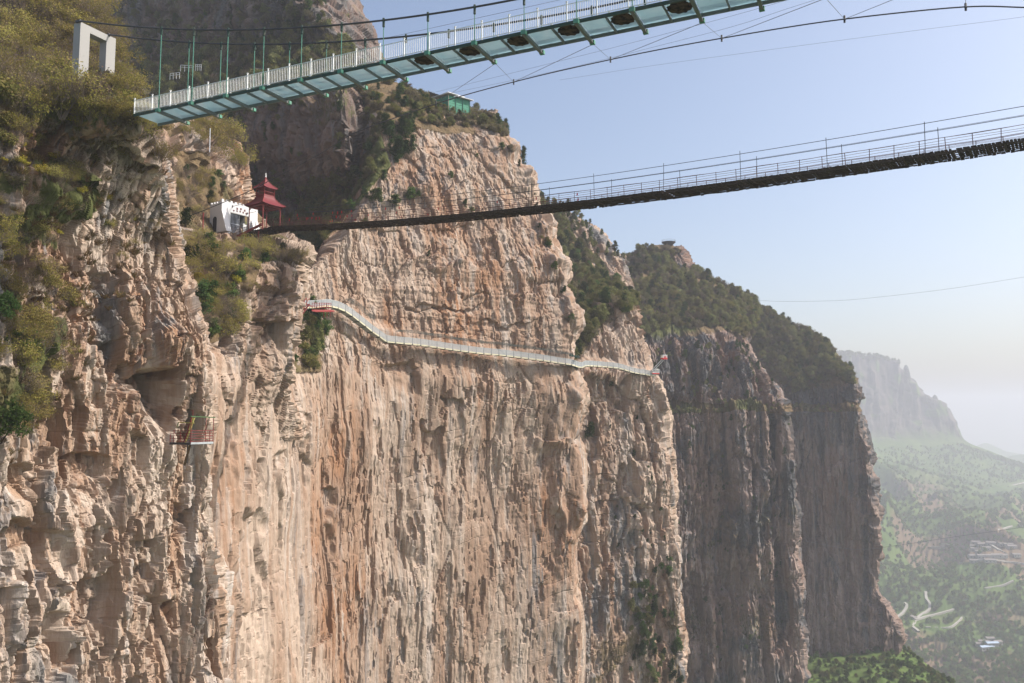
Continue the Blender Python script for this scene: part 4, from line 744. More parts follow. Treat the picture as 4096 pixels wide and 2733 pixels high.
# red stair and landing where the walkway begins
rs = thing('red_stair', P(300, 312, 139), 'red steel stair and landing at the left end of the cliff walkway', 'stair')
e0, e1 = P(312, 308.5, 141.5), P(331, 308.5, 149); dd_ = e1 - e0; nn = np.array([.3, .95, 0])
MB().box((e0 + e1) / 2 + nn * .6 - UP * .35, dd_ / 2, nn * .7, UP * .12).build('landing', M_red, rs)
for z in (.25, .6, .95): MB().bar(e0 + UP * z, e1 + UP * z, .09).build('rail', M_red, rs)
for q in np.linspace(0, 1, 9): MB().bar(e0 + dd_ * q - UP * .3, e0 + dd_ * q + UP * 1.05, .08).build('post', M_red, rs)
for q in (.55, .72, .9): MB().bar(e0 + dd_ * q + nn * .4 - UP * .4, e0 + dd_ * q + nn * .4 - UP * 1.6, .12).build('support_leg', M_red, rs)
s0, s1 = P(298.5, 314.5, 137.5), P(306.5, 303.5, 139.5)
for off in (0, .9): MB().bar(s0 + nn * off, s1 + nn * off, .12, .24).build('stringer', M_red, rs); MB().bar(s0 + nn * off + UP * 1.0, s1 + nn * off + UP * 1.0, .09).build('handrail', M_red, rs)
for q in np.linspace(.05, .95, 9): MB().box(s0 + (s1 - s0) * q + nn * .45, np.array([.2, 0, 0]), nn * .45, UP * .03).build('tread', M_red, rs)
for q in np.linspace(0, 1, 5): MB().bar(s0 + (s1 - s0) * q, s0 + (s1 - s0) * q + UP * 1.0, .07).build('post', M_red, rs)
MB().bar(s1 - UP * .1, P(313, 307, 141.5), .14).build('girder', M_red, rs)
# lookout and swing arm at its right end
lk = thing('lookout_platform', P(654, 374, 224), 'small white railed lookout with red edge at the walkway end', 'lookout')
lx, ly = np.array([.93, .36, 0]), np.array([-.36, .93, 0]); lc = P(653.8, 373.6, 225.5)
MB().box(lc, lx * 1.15, ly * 1.1, UP * .09).build('deck', M_galv, lk); MB().box(lc - ly * 1.12 - UP * .02, lx * 1.15, ly * .02, UP * .14).build('edge_strip', M_redsign, lk)
for sx, sy, a_, b_ in ((0, -1, lx, ly), (1, 0, ly, lx)):
    c_ = lc + (ly * -1.08 if sy else lx * 1.13); h_ = 1.12; m = MB()
    for z in (.2, 1.15): m.bar(c_ - a_ * h_ + UP * z, c_ + a_ * h_ + UP * z, .08)
    for q in np.linspace(-1, 1, 12): m.bar(c_ + a_ * h_ * q, c_ + a_ * h_ * q + UP * 1.15, .06)
    m.build('railing', M_white, lk)
MB().box(lc + lx * 1.0 + UP * 1.2, lx * .16, ly * .5, UP * .16).build('lamp_box', M_white, lk)
sw = thing('swing_arm_ride', lc, 'white lattice arm holding a red and white gondola above the lookout', 'ride')
a0, a1 = P(651.6, 371.5, 225), P(663, 359.8, 222); dn = (a1 - a0) / np.linalg.norm(a1 - a0); u_ = np.cross(dn, (0, 1, 0)); u_ /= np.linalg.norm(u_); m = MB()
for o_ in (-.25, .25): m.bar(a0 + u_ * o_, a1 + u_ * o_, .1); m.bar(a0 + u_ * o_ + np.array([0, .5, 0]), a1 + u_ * o_ + np.array([0, .5, 0]), .1)
n_ = 10
for k in range(n_): p_, q_ = a0 + (a1 - a0) * k / n_, a0 + (a1 - a0) * (k + 1) / n_; m.bar(p_ - u_ * .25, q_ + u_ * .25, .06); m.bar(p_ + u_ * .25, p_ + u_ * .25 + np.array([0, .5, 0]), .06)
m.build('lattice_arm', M_yelp, sw)
gcn = P(664, 358.6, 222); g_ = MB().box(gcn, lx * .7, ly * .6, UP * .2).build('gondola', M_redsign, sw); MB().box(gcn + UP * .5 + lx * -.02, lx * .68, ly * .58, UP * .3).box(gcn + UP * .95, lx * .74, ly * .62, UP * .06).build('cabin', M_white, sw)
MB().add([gcn + lx * .7 - UP * .1, gcn + lx * 1.15 + UP * .3, gcn + lx * .7 + UP * .25, gcn + lx * .7 - UP * .1 + ly * .4, gcn + lx * 1.15 + UP * .3 + ly * .4, gcn + lx * .7 + UP * .25 + ly * .4], [(0, 1, 2), (3, 5, 4), (0, 3, 4, 1), (1, 4, 5, 2), (0, 2, 5, 3)]).build('beak', M_white, sw)
for k in range(3): MB().box(gcn + UP * .42 + lx * (-.28 + .3 * k) - ly * .6, lx * .09, ly * .03, UP * .24).build('red_seat', M_redsign, sw)

# ------------------------------------------------------------------ small steel platform on the near cliff
CY = 78.5; cc = P(190.5, 444, CY); cr = np.array([.62, .78, 0]); cl_ = np.array([-.93, .36, 0])
cg = thing('steel_platform', cc, 'small red and green railed steel platform bolted to the near cliff', 'platform')
def cq(r, l, z): return cc + cr * r + cl_ * l + UP * z
RR, LL = 2.35, 2.5
MB().box(cq(RR / 2, LL / 2, .0), cr * RR / 2, cl_ * LL / 2, UP * .06).build('deck', M_cable, cg)
MB().box(cq(RR / 2, -.03, .06), cr * RR / 2, cl_ * .03, UP * .10).build('toe_board', M_galv, cg); MB().box(cq(-.03, LL / 2, .03), cr * .03, cl_ * LL / 2, UP * .11).build('toe_board', M_cable, cg)  # right board pale as lit, left one dark: its shade is in the colour
for z in (.25, .5, .75, 1.0, 1.25):
    MB().bar(cq(0, 0, z), cq(RR, 0, z), .05).build('rail', M_red, cg); MB().bar(cq(0, 0, z), cq(0, LL - (.3 if z > 1 else 0), z), .045).build('rail', M_red, cg)
for r, l, h in ((0, 0, 2.6), (RR, 0, 2.6), (RR * .66, 0, 2.6), (RR * .85, 0, 1.25), (0, LL * .5, 1.25), (0, LL * .82, 1.3), (0, LL, .9)): MB().bar(cq(r, l, 0), cq(r, l, h), .055).build('post', M_red, cg)
MB().bar(cq(-.1, -.05, 2.62), cq(RR + .1, -.05, 2.5), .09).build('green_handrail', M_lime, cg); MB().bar(cq(.6, .9, 2.62), cq(-.05, 0, 2.62), .06).build('green_handrail', M_lime, cg); MB().bar(cq(0, -.35, 1.98), cq(0, LL * .62, 2.05), .07).build('green_handrail', M_yellow, cg); MB().bar(cq(0, LL * .62, 2.05), cq(0, LL * .68, 1.6), .07).build('green_handrail', M_lime, cg)
for z in (1.6, 1.8): MB().bar(cq(0.2, .2, z), cq(.2, LL * .6, z), .035).build('rail', M_red, cg)
for o_, mt in ((0, M_red), (.16, M_yellow)): MB().bar(cq(.3 + o_ * .3, 1.25 - o_, .05), cq(.5, .85 - o_, 1.35), .08, .1).build('stair_stringer', mt, cg); MB().bar(cq(.5, .9 - o_, 1.3), cq(.7, .7 - o_, 2.5), .14, .2).build('stair_stringer', mt, cg)
MB().bar(cq(.1, -.05, 2.6), cq(.1, -.05, 3.2), .05).bar(cq(.1, -.05, 3.18), cq(.1, .25, 3.2), .04).build('ladder_hoop', M_red, cg)
MB().bar(cq(.4, .5, -.06), cq(1.4, 2.3, -2.1), .16).build('brace', M_brownst, cg); MB().bar(cq(1.6, 2.2, -.06), cq(1.6, 2.2, -1.9), .08).build('brace', M_cable, cg)

# ------------------------------------------------------------------ green hut on the brow
hY = 212; hc_ = P(448.2, 106, hY - 6); hx = np.array([.80, .60, 0]); hy = np.array([-.72, .69, 0])
hu = thing('green_hut', hc_, 'green sheet-walled hut with white roof on the cliff brow', 'hut')
def hq(a, b, z): return hc_ + hx * a + hy * b + UP * z
HL, HS, HH = 6.6, 5.2, 2.9
def corr(a0, a1, fn, nm):
    m = MB()
    for k in range(9): z = -3 + k * .66; p_, q_ = fn(a0, z), fn(a1, z); m.bar(p_ + UP * .33, q_ + UP * (.33 + .04 * math.sin(k * 2.3)), .10 + .05 * (k % 2), .64)
    m.build(nm, M_ggreen, hu)
for k in range(3): corr(HL * k / 3 + .08, HL * (k + 1) / 3 - .08, lambda a, z: hq(a, 0, z), 'front_panel')
corr(.1, HS, lambda a, z: hq(0, a, z), 'side_panel'); corr(.1, HS, lambda a, z: hq(HL, a, z), 'side_panel')
for a_, b_ in ((0, 0), (HL / 3, 0), (2 * HL / 3, 0), (HL, 0), (0, HS), (HL, HS)): MB().bar(hq(a_, b_, -3.2) - hy * .12, hq(a_, b_, HH) - hy * .12, .18).build('post', M_hang if a_ else M_cream, hu)
for k, (a0, a1, dz) in enumerate(((-.5, 2.3, .3), (2.3, HL + .6, .0))): MB().add([hq(a0, -.9, HH + dz), hq(a1, -.9, HH + dz), hq(a1, HS + .4, HH + .5 + dz), hq(a0, HS + .4, HH + .5 + dz), hq(a0, -.9, HH + dz + .16), hq(a1, -.9, HH + dz + .16), hq(a1, HS + .4, HH + .66 + dz), hq(a0, HS + .4, HH + .66 + dz)], [(0, 3, 2, 1), (4, 5, 6, 7), (0, 1, 5, 4), (2, 3, 7, 6), (1, 2, 6, 5), (0, 4, 7, 3)]).build('roof_sheet', M_plaster, hu)
MB().box(hq(1.0, 1.5, HH + .9), hx * .9, hy * 1.2, UP * .18).build('skylight', M_plaster, hu); MB().box(hq(4.2, 1.2, HH + .75), hx * 1.0, hy * 1.0, UP * .16).build('skylight', M_plaster, hu)
rp = thing('ropeway_canopy', P(431, 99, hY), 'dark flat canopy over ropeway gear beside the green hut', 'canopy'); ca = P(428.5, 91.5, hY)
MB().add([ca, ca + np.array([3.3, 0, -1.0]), ca + np.array([4.3, 3.0, -.9]), ca + np.array([1.0, 3, .1]), ca - UP * .15, ca + np.array([3.3, 0, -1.15]), ca + np.array([4.3, 3.0, -1.05]), ca + np.array([1.0, 3, -.05])], [(0, 1, 2, 3), (4, 7, 6, 5), (0, 4, 5, 1), (1, 5, 6, 2), (2, 6, 7, 3), (3, 7, 4, 0)]).build('roof_plate', M_cable, rp)
for q in ((.5, .4, -.3), (3.4, 1.0, -1.2)): MB().bar(ca + np.array(q), ca + np.array(q) - UP * 4.0, .1).build('post', M_cable, rp)
MB().tube([ca + np.array([1.0, .6, -1.6]), ca + np.array([1.3, 1.4, -1.6])], .45, 12).box(ca + np.array([.9, .8, -2.4]), (.5, 0, 0), (0, .4, 0), (0, 0, .4)).build('winch', M_galv, rp); MB().bar(ca + np.array([1.6, .6, -2.1]), ca + np.array([4.2, .6, -2.5]), .3).build('boom', M_yelp, rp)
# round viewing deck on the wooded ridge
vd = thing('round_viewing_deck', P(668, 248, 432), 'dark round viewing deck overhanging the wooded ridge top', 'viewing deck'); vc = P(668.6, 242.6, 424)
m = MB(); n = 30; an = np.linspace(0, 2 * math.pi, n, endpoint=False); prof = ((0.6, -1.9), (2.0, -1.5), (3.5, -.1), (3.65, .0), (3.65, .25), (3.3, .25), (3.2, .02), (.05, .02))
V = [vc + np.array([r * math.cos(a), r * math.sin(a), z]) for r, z in prof for a in an]; m.add(V, [(k * n + i, k * n + (i + 1) % n, (k + 1) * n + (i + 1) % n, (k + 1) * n + i) for k in range(len(prof) - 1) for i in range(n)]); m.build('deck_disc', M_cable, vd)
m = MB()
for a in an: m.bar(vc + np.array([3.5 * math.cos(a), 3.5 * math.sin(a), .2]), vc + np.array([3.5 * math.cos(a), 3.5 * math.sin(a), 1.2]), .06)
m.tube([vc + np.array([3.5 * math.cos(a), 3.5 * math.sin(a), 1.2]) for a in np.linspace(0, 2 * math.pi, 31)], .05, 5); m.build('railing', M_wire, vd); MB().tube([vc - UP * 6 - np.array([.5, 0, 0]), vc - UP * 1.6], [1.3, .7], 10).build('pillar', M_concrete, vd)

# ------------------------------------------------------------------ roads, terraces' walls and village in the valley
vs = SHEETS['valley']; vpx, vpy = vs['px']
def ground(px_, py_):
    k = np.argmin((vpx - px_) ** 2 + (vpy - py_) ** 2); return vs['A'][k]
ROADS = []
def road(pts, wd, label):
    ROADS.append(pts)
    p = np.array([ground(*q) for q in pts]); t = np.arange(len(p)); q = pchip(t, p, np.linspace(0, len(p) - 1, len(p) * 5)); q[:, 2] += 2.0; m = MB(); V = []
    for k in range(len(q)):
        d = q[min(k + 1, len(q) - 1)] - q[max(0, k - 1)]; d[2] = 0; d /= np.linalg.norm(d) + 1e-9; s_ = np.array([-d[1], d[0], 0]) * wd * .45; V += [q[k] - s_, q[k] + s_, q[k] + s_ - UP * 2.5, q[k] - s_ - UP * 2.5]
    Fc = [];
    for k in range(len(q) - 1): a_ = 4 * k; Fc += [(a_ + i, a_ + (i + 1) % 4, a_ + 4 + (i + 1) % 4, a_ + 4 + i) for i in range(4)]
    m.add(V, Fc); o = m.build('road', M_road); tag(o, label, 'road', kind='structure')
M_road = paint('pale_concrete_road', (.34, .32, .29), .9, 0, .1, .2, (.25, .22, .18), .2)
road([(924.5, 592), (926, 599), (930, 604), (929, 609), (922, 615), (916, 622), (914, 628), (919, 633)], 3.6, 'pale switchback road climbing from the valley terraces'); road([(915, 620), (930, 616.5), (946, 612), (953, 608.5)], 3.0, 'pale road branch to the right of the switchback'); road([(897, 618), (904, 613), (908, 607), (904, 603)], 3.4, 'pale road bend beside the headland foot'); road([(925, 628), (945, 628), (958, 623), (962, 618)], 1.8, 'narrow pale lane below the switchback')
road([(960, 564), (975, 561.5), (992, 560), (1010, 561), (1030, 564)], 3.2, 'pale village road along the terrace edge'); road([(1008, 555), (1000, 551), (990, 545)], 3.0, 'short pale lane climbing out of the village'); road([(994, 531.5), (1004, 529), (1012, 526)], 4.0, 'pale road scar high on the green spur'); road([(985, 589), (1000, 586.5), (1014, 583)], 2.2, 'pale track on the wooded lower slope'); road([(992, 490), (1008, 486), (1028, 482)], 5.0, 'faint pale road below the far ridge')
M_wallh = paint('village_wall', (.36, .34, .31), .9, 0, .1, .3, (.27, .24, .2), .3); M_roofh = paint('village_roof', (.2, .18, .17), .8, 0, .1, .3, (.24, .2, .18), .3); M_blue = paint('blue_roof', (.33, .42, .52), .5); M_win = paint('dark_window', (.05, .055, .06), .3)
def house(px_, py_, w_, d_, h_, rz, lab, grp, roofm=None):
    g = ground(px_, py_) - UP * .5; r = thing('house', g, lab, 'house', grp); cx, cy = np.array([math.cos(rz), math.sin(rz), 0]), np.array([-math.sin(rz), math.cos(rz), 0])
    MB().box(g + UP * h_ / 2, cx * w_ / 2, cy * d_ / 2, UP * h_ / 2).build('wall', M_wallh, r); e = .5; z0, z1 = h_, h_ + 1.4; q = lambda a, b, z: g + cx * a + cy * b + UP * z; W2, D2 = w_ / 2 + e, d_ / 2 + e
    MB().add([q(-W2, -D2, z0), q(W2, -D2, z0), q(W2, D2, z0), q(-W2, D2, z0), q(-W2, 0, z1), q(W2, 0, z1)], [(0, 1, 5, 4), (2, 3, 4, 5), (0, 4, 3), (1, 2, 5), (0, 3, 2, 1)]).build('roof', roofm or M_roofh, r)
    for k in range(int(w_ // 5)): MB().box(q(-w_ / 2 + 2.5 + 5 * k, -d_ / 2 - .03, h_ * .5), cx * .8, cy * .05, UP * .7).build('window', M_win, r)
hs = [(978, 544, 20), (984, 545.5, 16), (990, 546, 14), (999, 547, 14), (1003, 546, 12), (1008, 547, 14), (975, 551, 14), (981, 553.5, 16), (986, 550.5, 12), (992, 558, 14), (976, 558, 22), (983, 559, 18), (974, 563.5, 12), (996, 556, 16), (1003, 558, 12), (980, 547.5, 10), (1012, 549, 14), (988, 562, 16), (1020, 553, 14), (1016, 558, 12), (974, 548, 12)]
for k, (x, y, w_) in enumerate(hs): house(x, y, w_, 7, random.uniform(4.5, 6.5), random.uniform(-.4, .2), 'small pale house in the hillside village among the terraces', 'houses of the terrace village')
for k, (x, y, w_, rm) in enumerate(((984, 644, 12, None), (990, 641, 10, None), (986, 649, 18, M_blue), (992, 647, 14, M_blue), (997, 645, 10, None), (980, 648, 8, None))): house(x, y, w_, 6, 4.5, random.uniform(-.3, .3), 'small house with %s roof in the lower valley hamlet' % ('blue' if rm else 'grey'), 'houses of the lower hamlet', rm)
house(911, 618.5, 5, 4, 4, .2, 'lone white house beside the switchback road', None); house(915, 619, 6, 5, 3.5, .4, 'grey-roofed house just right of the lone white house', None)
for (x0, x1, y, lab) in ((930, 944, 548.5, 'left pale terrace wall above the village woods'), (941, 957, 547, 'right pale terrace wall above the village woods'), (967, 979, 530.5, 'pale terrace wall on the spur above the village')):
    a_, b_ = ground(x0, y), ground(x1, y - .2); tag(MB().bar(a_ + UP * 1.5, b_ + UP * 1.5, 1.2, 4).bar(a_ + UP * 3.7, b_ + UP * 3.7, 1.6, .5).build('terrace_wall', M_road), lab, 'wall')
# ------------------------------------------------------------------ plants
from mathutils import Vector, Matrix, Quaternion
def leafmat(name, c1, c2, c3, tr=.35):
    b = NB(name); t = b.attr('tint'); oi = b.n('ShaderNodeObjectInfo'); c = b.mix(b.ramp(t, 0, .6), c1, c2); c = b.mix(b.ramp(t, .72, 1.0), c, c3)
    hs = b.n('ShaderNodeHueSaturation'); b.l(c, hs.inputs['Color']); b.l(b.math('MULTIPLY_ADD', oi.outputs['Random'], .5, .75), hs.inputs['Value']); b.l(b.math('MULTIPLY_ADD', oi.outputs['Random'], .03, .485), hs.inputs['Hue'])
    d = b.n('ShaderNodeBsdfDiffuse'); l = b.n('ShaderNodeBsdfTranslucent'); b.l(hs.outputs[0], d.inputs[0]); b.l(hs.outputs[0], l.inputs[0]); m = b.n('ShaderNodeMixShader'); m.inputs[0].default_value = tr; b.l(d.outputs[0], m.inputs[1]); b.l(l.outputs[0], m.inputs[2]); b.out(m.outputs[0]); return b.m
LM = dict(leafing=leafmat('spring_leaf', (.29, .235, .062), (.205, .19, .05), (.30, .205, .10)), yellow=leafmat('yellow_blossom', (.38, .29, .03), (.26, .22, .04), (.16, .16, .04)), bare=leafmat('dry_bud', (.23, .165, .105), (.185, .14, .095), (.18, .16, .07)),
          wood=leafmat('valley_leaf', (.155, .22, .06), (.115, .175, .05), (.195, .215, .09), .35), scrub=leafmat('dry_scrub', (.165, .13, .09), (.13, .115, .072), (.17, .155, .06), .2), olive=leafmat('olive_scrub', (.19, .165, .055), (.13, .13, .042), (.21, .15, .07), .3), juniper=leafmat('juniper_needles', (.028, .052, .016), (.045, .070, .022), (.07, .085, .03), .15), broad=leafmat('broad_leaf', (.175, .175, .06), (.115, .13, .045), (.24, .20, .105), .3), green=leafmat('fresh_green_leaf', (.085, .13, .034), (.06, .10, .028), (.12, .135, .05), .3), grass=leafmat('dry_grass', (.19, .125, .06), (.14, .095, .05), (.10, .11, .035), .2))
M_twig = paint('grey_brown_twig', (.17, .135, .115), .95, 0, .05, .4, (.2, .18, .16), 4); M_dtwig = paint('dark_bark', (.055, .042, .035), .95, 0, .05, .3, (.1, .09, .08), 4)
def plant(kind, seed, H, stems, levels, spread, nleaf, ls, clump=.25, twist=.5, taper=.7, trunk=False, conical=False):
    """returns (branch mesh, foliage mesh)"""
    r = random.Random(seed); V, Fc = [], []; tips = []
    def seg(p, q, r0, r1):
        d = (q - p).normalized(); u = d.orthogonal().normalized(); v = d.cross(u); n = len(V)
        for c, rr in ((p, r0), (q, r1)):
            for k in range(3): a = k * 2.094; V.append(tuple(c + (u * math.cos(a) + v * math.sin(a)) * rr))
        for k in range(3): Fc.append((n + k, n + (k + 1) % 3, n + 3 + (k + 1) % 3, n + 3 + k))
    def grow(p, d, Ln, rad, lev):
        q = p
        for k in range(2):
            d2 = (d + Vector((r.uniform(-1, 1), r.uniform(-1, 1), r.uniform(-.3, .8))) * .22 * twist).normalized(); e = q + d2 * Ln / 2; seg(q, e, rad * (1 - .25 * k), rad * (.75 - .25 * k)); q, d = e, d2
            tips.append((q, lev, Ln))
        if lev > 0:
            for k in range(r.choice((2, 3, 3))):
                dd = (d + Vector((r.uniform(-1, 1), r.uniform(-1, 1), r.uniform(-.45, .6))) * spread).normalized(); grow(p + (q - p) * r.uniform(.5, 1), dd, Ln * r.uniform(.55, .85) * (taper / .7), rad * .55, lev - 1)
    if trunk:
        p = Vector((0, 0, -.3)); nseg = 6
        for k in range(nseg):
            q = Vector((r.uniform(-.04, .04) * H * .4, r.uniform(-.04, .04) * H * .4, H * .85 * (k + 1) / nseg)); seg(p, q, H * .022 * (1 - .8 * k / nseg), H * .022 * (1 - .8 * (k + 1) / nseg))
            if k >= 1 or conical:
                for j in range(stems):
                    a = r.uniform(0, 6.28); z = (k + r.random()) / nseg; w_ = (1 - z * .82) if conical else math.sin(math.pi * min(1, .25 + z * .75)) * .9 + .15
                    grow(p.lerp(q, r.random()), Vector((math.cos(a), math.sin(a), r.uniform(-.1, .5) if conical else r.uniform(.2, .9))).normalized(), H * .21 * w_ * r.uniform(.7, 1.2), H * .007, levels)
            p = q
    else:
        for k in range(stems):
            a = 6.28 * k / stems + r.uniform(-.4, .4); t = r.uniform(.15, .9); grow(Vector((r.uniform(-.1, .1), r.uniform(-.1, .1), -.25)), Vector((math.cos(a) * t, math.sin(a) * t, 1)).normalized(), H * r.uniform(.3, .42), H * .008 + .006, levels)
    bm = bpy.data.meshes.new('branches'); bm.from_pydata(V, [], Fc); bm.materials.append(M_dtwig if kind in ('juniper', 'broad', 'green') else M_twig)
    LV, LF, TI = [], [], []; outer = [t for t in tips if t[1] <= 1] or tips; up_ = sorted(outer, key=lambda t: t[0].z)
    cl = clump * H * .35
    for k in range(nleaf):
        c, lv, Ln = r.choice(outer); c = c + Vector((r.gauss(0, 1), r.gauss(0, 1), r.gauss(0, .8))) * cl * .5; s = ls * r.uniform(.6, 1.3); a = Vector((r.gauss(0, 1), r.gauss(0, 1), r.gauss(0, 1))).normalized(); b_ = a.orthogonal().normalized() * s * .5; a = a * s * .8; n = len(LV)
        LV += [tuple(c - a), tuple(c + b_), tuple(c + a), tuple(c - b_)]; LF.append((n, n + 1, n + 2, n + 3)); tn_ = r.random(); TI += [tn_] * 4
    fm = bpy.data.meshes.new('foliage'); fm.from_pydata(LV, [], LF); fm.materials.append(LM[kind]); at = fm.attributes.new('tint', 'FLOAT', 'POINT'); at.data.foreach_set('value', np.array(TI, np.float32)); return bm, fm
def tuft(seed, H, n):
    r = random.Random(seed); V, Fc, TI = [], [], []
    for k in range(n):
        a = r.uniform(0, 6.28); rr = r.uniform(0, .35) * H; b0 = Vector((rr * math.cos(a), rr * math.sin(a), -.1)); d = Vector((math.cos(a + r.uniform(-1, 1)) * r.uniform(.1, .9), math.sin(a + r.uniform(-1, 1)) * r.uniform(.1, .9), 1)).normalized(); h = H * r.uniform(.5, 1.1); s = Vector((-d.y, d.x, 0)).normalized() * .02 * H * 1.6; m = len(V); e = b0 + d * h - Vector((0, 0, .25 * h * d.xy.length))
        V += [tuple(b0 - s), tuple(b0 + s), tuple(b0.lerp(e, .6) + s * .7 + Vector((0, 0, .06 * h))), tuple(e), tuple(b0.lerp(e, .6) - s * .7 + Vector((0, 0, .06 * h)))]; Fc.append((m, m + 1, m + 2, m + 3, m + 4)); t = r.random(); TI += [t] * 5
    fm = bpy.data.meshes.new('blades'); fm.from_pydata(V, [], Fc); fm.materials.append(LM['grass']); at = fm.attributes.new('tint', 'FLOAT', 'POINT'); at.data.foreach_set('value', np.array(TI, np.float32)); return None, fm
PROTO = {}
for k in range(3): PROTO['leafing%d' % k] = plant('leafing', 100 + k, 3.0, 8, 4, .75, 1700, .075, taper=.74)
for k in range(2): PROTO['bare%d' % k] = plant('bare', 200 + k, 2.8, 9, 4, .8, 350, .06, taper=.74)
for k in range(1): PROTO['yellow%d' % k] = plant('yellow', 300 + k, 2.2, 6, 3, .8, 1300, .085)
for k in range(3): PROTO['juniper%d' % k] = plant('juniper', 400 + k, 5.0, 5, 1, .6, 2600, .17, .3, trunk=True, conical=True)
for k in range(3): PROTO['broad%d' % k] = plant('broad', 500 + k, 5.0, 4, 2, .7, 2400, .19, .32, trunk=True)
for k in range(2): PROTO['green%d' % k] = plant('green', 600 + k, 4.0, 4, 2, .7, 2000, .19, .34, trunk=True)
for k in range(2): PROTO['wood%d' % k] = plant('wood', 900 + k, 5.0, 4, 1, .8, 1100, .34, .4, trunk=True)
for k in range(2): PROTO['scrub%d' % k] = plant('scrub', 800 + k, 3.0, 8, 2, .8, 1500, .14, .34)
for k in range(2): PROTO['olive%d' % k] = plant('olive', 850 + k, 3.2, 8, 2, .8, 1600, .15, .34)
for k in range(2): PROTO['grass%d' % k] = tuft(700 + k, 1.0, 70)
PH = dict(leafing=3.0, bare=2.8, yellow=2.2, juniper=5.0, broad=5.0, green=4.0, grass=1.0, scrub=3.0, olive=3.2, wood=5.0)
NM = dict(leafing='leafing_shrub', bare='bare_shrub', yellow='flowering_shrub', juniper='juniper_tree', broad='broadleaf_tree', green='green_bush', grass='grass_tuft', scrub='dry_shrub', olive='olive_shrub', wood='valley_tree'); CATS = dict(leafing='shrub', bare='shrub', yellow='shrub', juniper='tree', broad='tree', green='bush', grass='grass', scrub='shrub', olive='shrub', wood='valley tree')
DESC = dict(leafing='olive leafing shrub', bare='bare grey-brown shrub', yellow='yellow flowering shrub', juniper='dark green juniper', broad='olive leafy tree', green='fresh green bush', grass='dry grass tuft', scrub='dull brown shrub', olive='rounded olive shrub', wood='bright green valley tree')
FIRST = {}; NIND = {}; STUFF = {}
def place(kind, pos, nrm, H, where, group, lean=.25, ind=True, zone='scrub'):
    var = [k for k in PROTO if k.startswith(kind)]; pk = random.choice(var); s = H / PH[kind]; z = Vector((0, 0, 1)) + Vector(nrm) * lean; q = Vector((0, 0, 1)).rotation_difference(z.normalized()) @ Quaternion((0, 0, 1), random.uniform(0, 6.28))
    if ind and NIND.get(CATS[kind], 0) >= 290: ind = False
    if not ind and pk in FIRST: STUFF.setdefault(zone, []).append((pk, tuple(pos), tuple(q.to_euler()), s)); return
    NIND[CATS[kind]] = NIND.get(CATS[kind], 0) + 1
    bm, fm = PROTO[pk]
    r = bpy.data.objects.new(NM[kind], None); r.empty_display_size = .2; COL.objects.link(r); r.location = pos; r.rotation_mode = 'QUATERNION'; r.rotation_quaternion = q; r.scale = (s, s, s); tag(r, '%s %s %s' % (('small', 'medium', 'tall')[int(np.clip((s - .75) / .3, 0, 2))], DESC[kind], where), CATS[kind], '%s %s' % (NM[kind].replace('_', ' ').replace('bush', 'bushe') + 's', group))
    ob_ = []
    for nm, me in (('branches', bm), ('crown', fm)):
        if me is None: continue
        c = bpy.data.objects.new(nm, me); COL.objects.link(c); c.parent = r; ob_.append(c)
    FIRST.setdefault(pk, ob_)
def clear(px_, py_, sheet):
    """keep trees off the village and the roads"""
    if sheet != 'valley': return np.ones(px_.shape, bool)
    ok = ~(poly_mask(px_, py_, [(970, 541), (1016, 543), (1030, 552), (1030, 568), (966, 568)]) & (rng.random(px_.shape) < .8)); ok &= ~(poly_mask(px_, py_, [(977, 638), (1000, 638), (1000, 652), (977, 652)]) & (rng.random(px_.shape) < .7))
    for pts in ROADS:
        for (x1, y1), (x2, y2) in zip(pts[:-1], pts[1:]):
            t = np.clip(((px_ - x1) * (x2 - x1) + (py_ - y1) * (y2 - y1)) / ((x2 - x1) ** 2 + (y2 - y1) ** 2), 0, 1); dy_ = py_ - (y1 + t * (y2 - y1)); ok &= ~((np.abs(px_ - (x1 + t * (x2 - x1))) < 3) & (dy_ > -2.5) & (dy_ < 5.5))
    return ok
def zone_pts(sheet, poly, n, minz=None):
    sh = SHEETS[sheet]; px_, py_ = sh['px']; m = poly_mask(px_, py_, poly) & (np.sum(sh['N'] * sh['A'], 1) < 0)
    if minz is not None: m &= (np.abs(sh['N'][:, 2]) > minz)
    m &= ~((px_ > 656) & (px_ < 682) & (py_ < 252) & (py_ > 235)); m &= clear(px_, py_, sheet); m &= ~poly_mask(px_, py_, [(676, 248), (684, 250), (694, 268), (688, 274), (677, 268)]); idx = np.nonzero(m)[0]
    if len(idx) == 0: return []
    out = []
    for k in rng.choice(idx, size=min(n, len(idx)), replace=False):
        nr = sh['N'][k]; nr = nr if nr @ sh['A'][k] < 0 else -nr; out.append((sh['A'][k], nr))
    return out
def zone(sheet, poly, n, mix, size, where, group, ind=True, lean=.25, zn=None, minz=None):
    ks = list(mix); wts = np.array([mix[k] for k in ks]); wts = wts / wts.sum()
    xs, ys = [q[0] for q in poly], [q[1] for q in poly]; xm, xM, ym, yM = max(0, min(xs)), min(1024, max(xs)), max(0, min(ys)), min(683, max(ys))
    for pos, nr in zone_pts(sheet, poly, n, minz):
        qx, qy = proj(np.asarray(pos)); spot = ('upper ' if qy < (ym + yM) / 2 else 'lower ') + ('left', 'middle', 'right')[int(np.clip(3 * (qx - xm) / (xM - xm), 0, 2))]
        kd = ks[rng.choice(len(ks), p=wts)]; lo, hi = size; sc = {'juniper': 1.15, 'yellow': .75, 'grass': .35, 'bare': .95, 'green': .85}.get(kd, 1.0)
        H = sc * lo * (hi / lo) ** (random.random() ** 1.5); place(kd, pos - nr * .1 - UP * .08 * H, nr, H, where + ', ' + spot, group, lean, ind and kd != 'grass', zn or group)
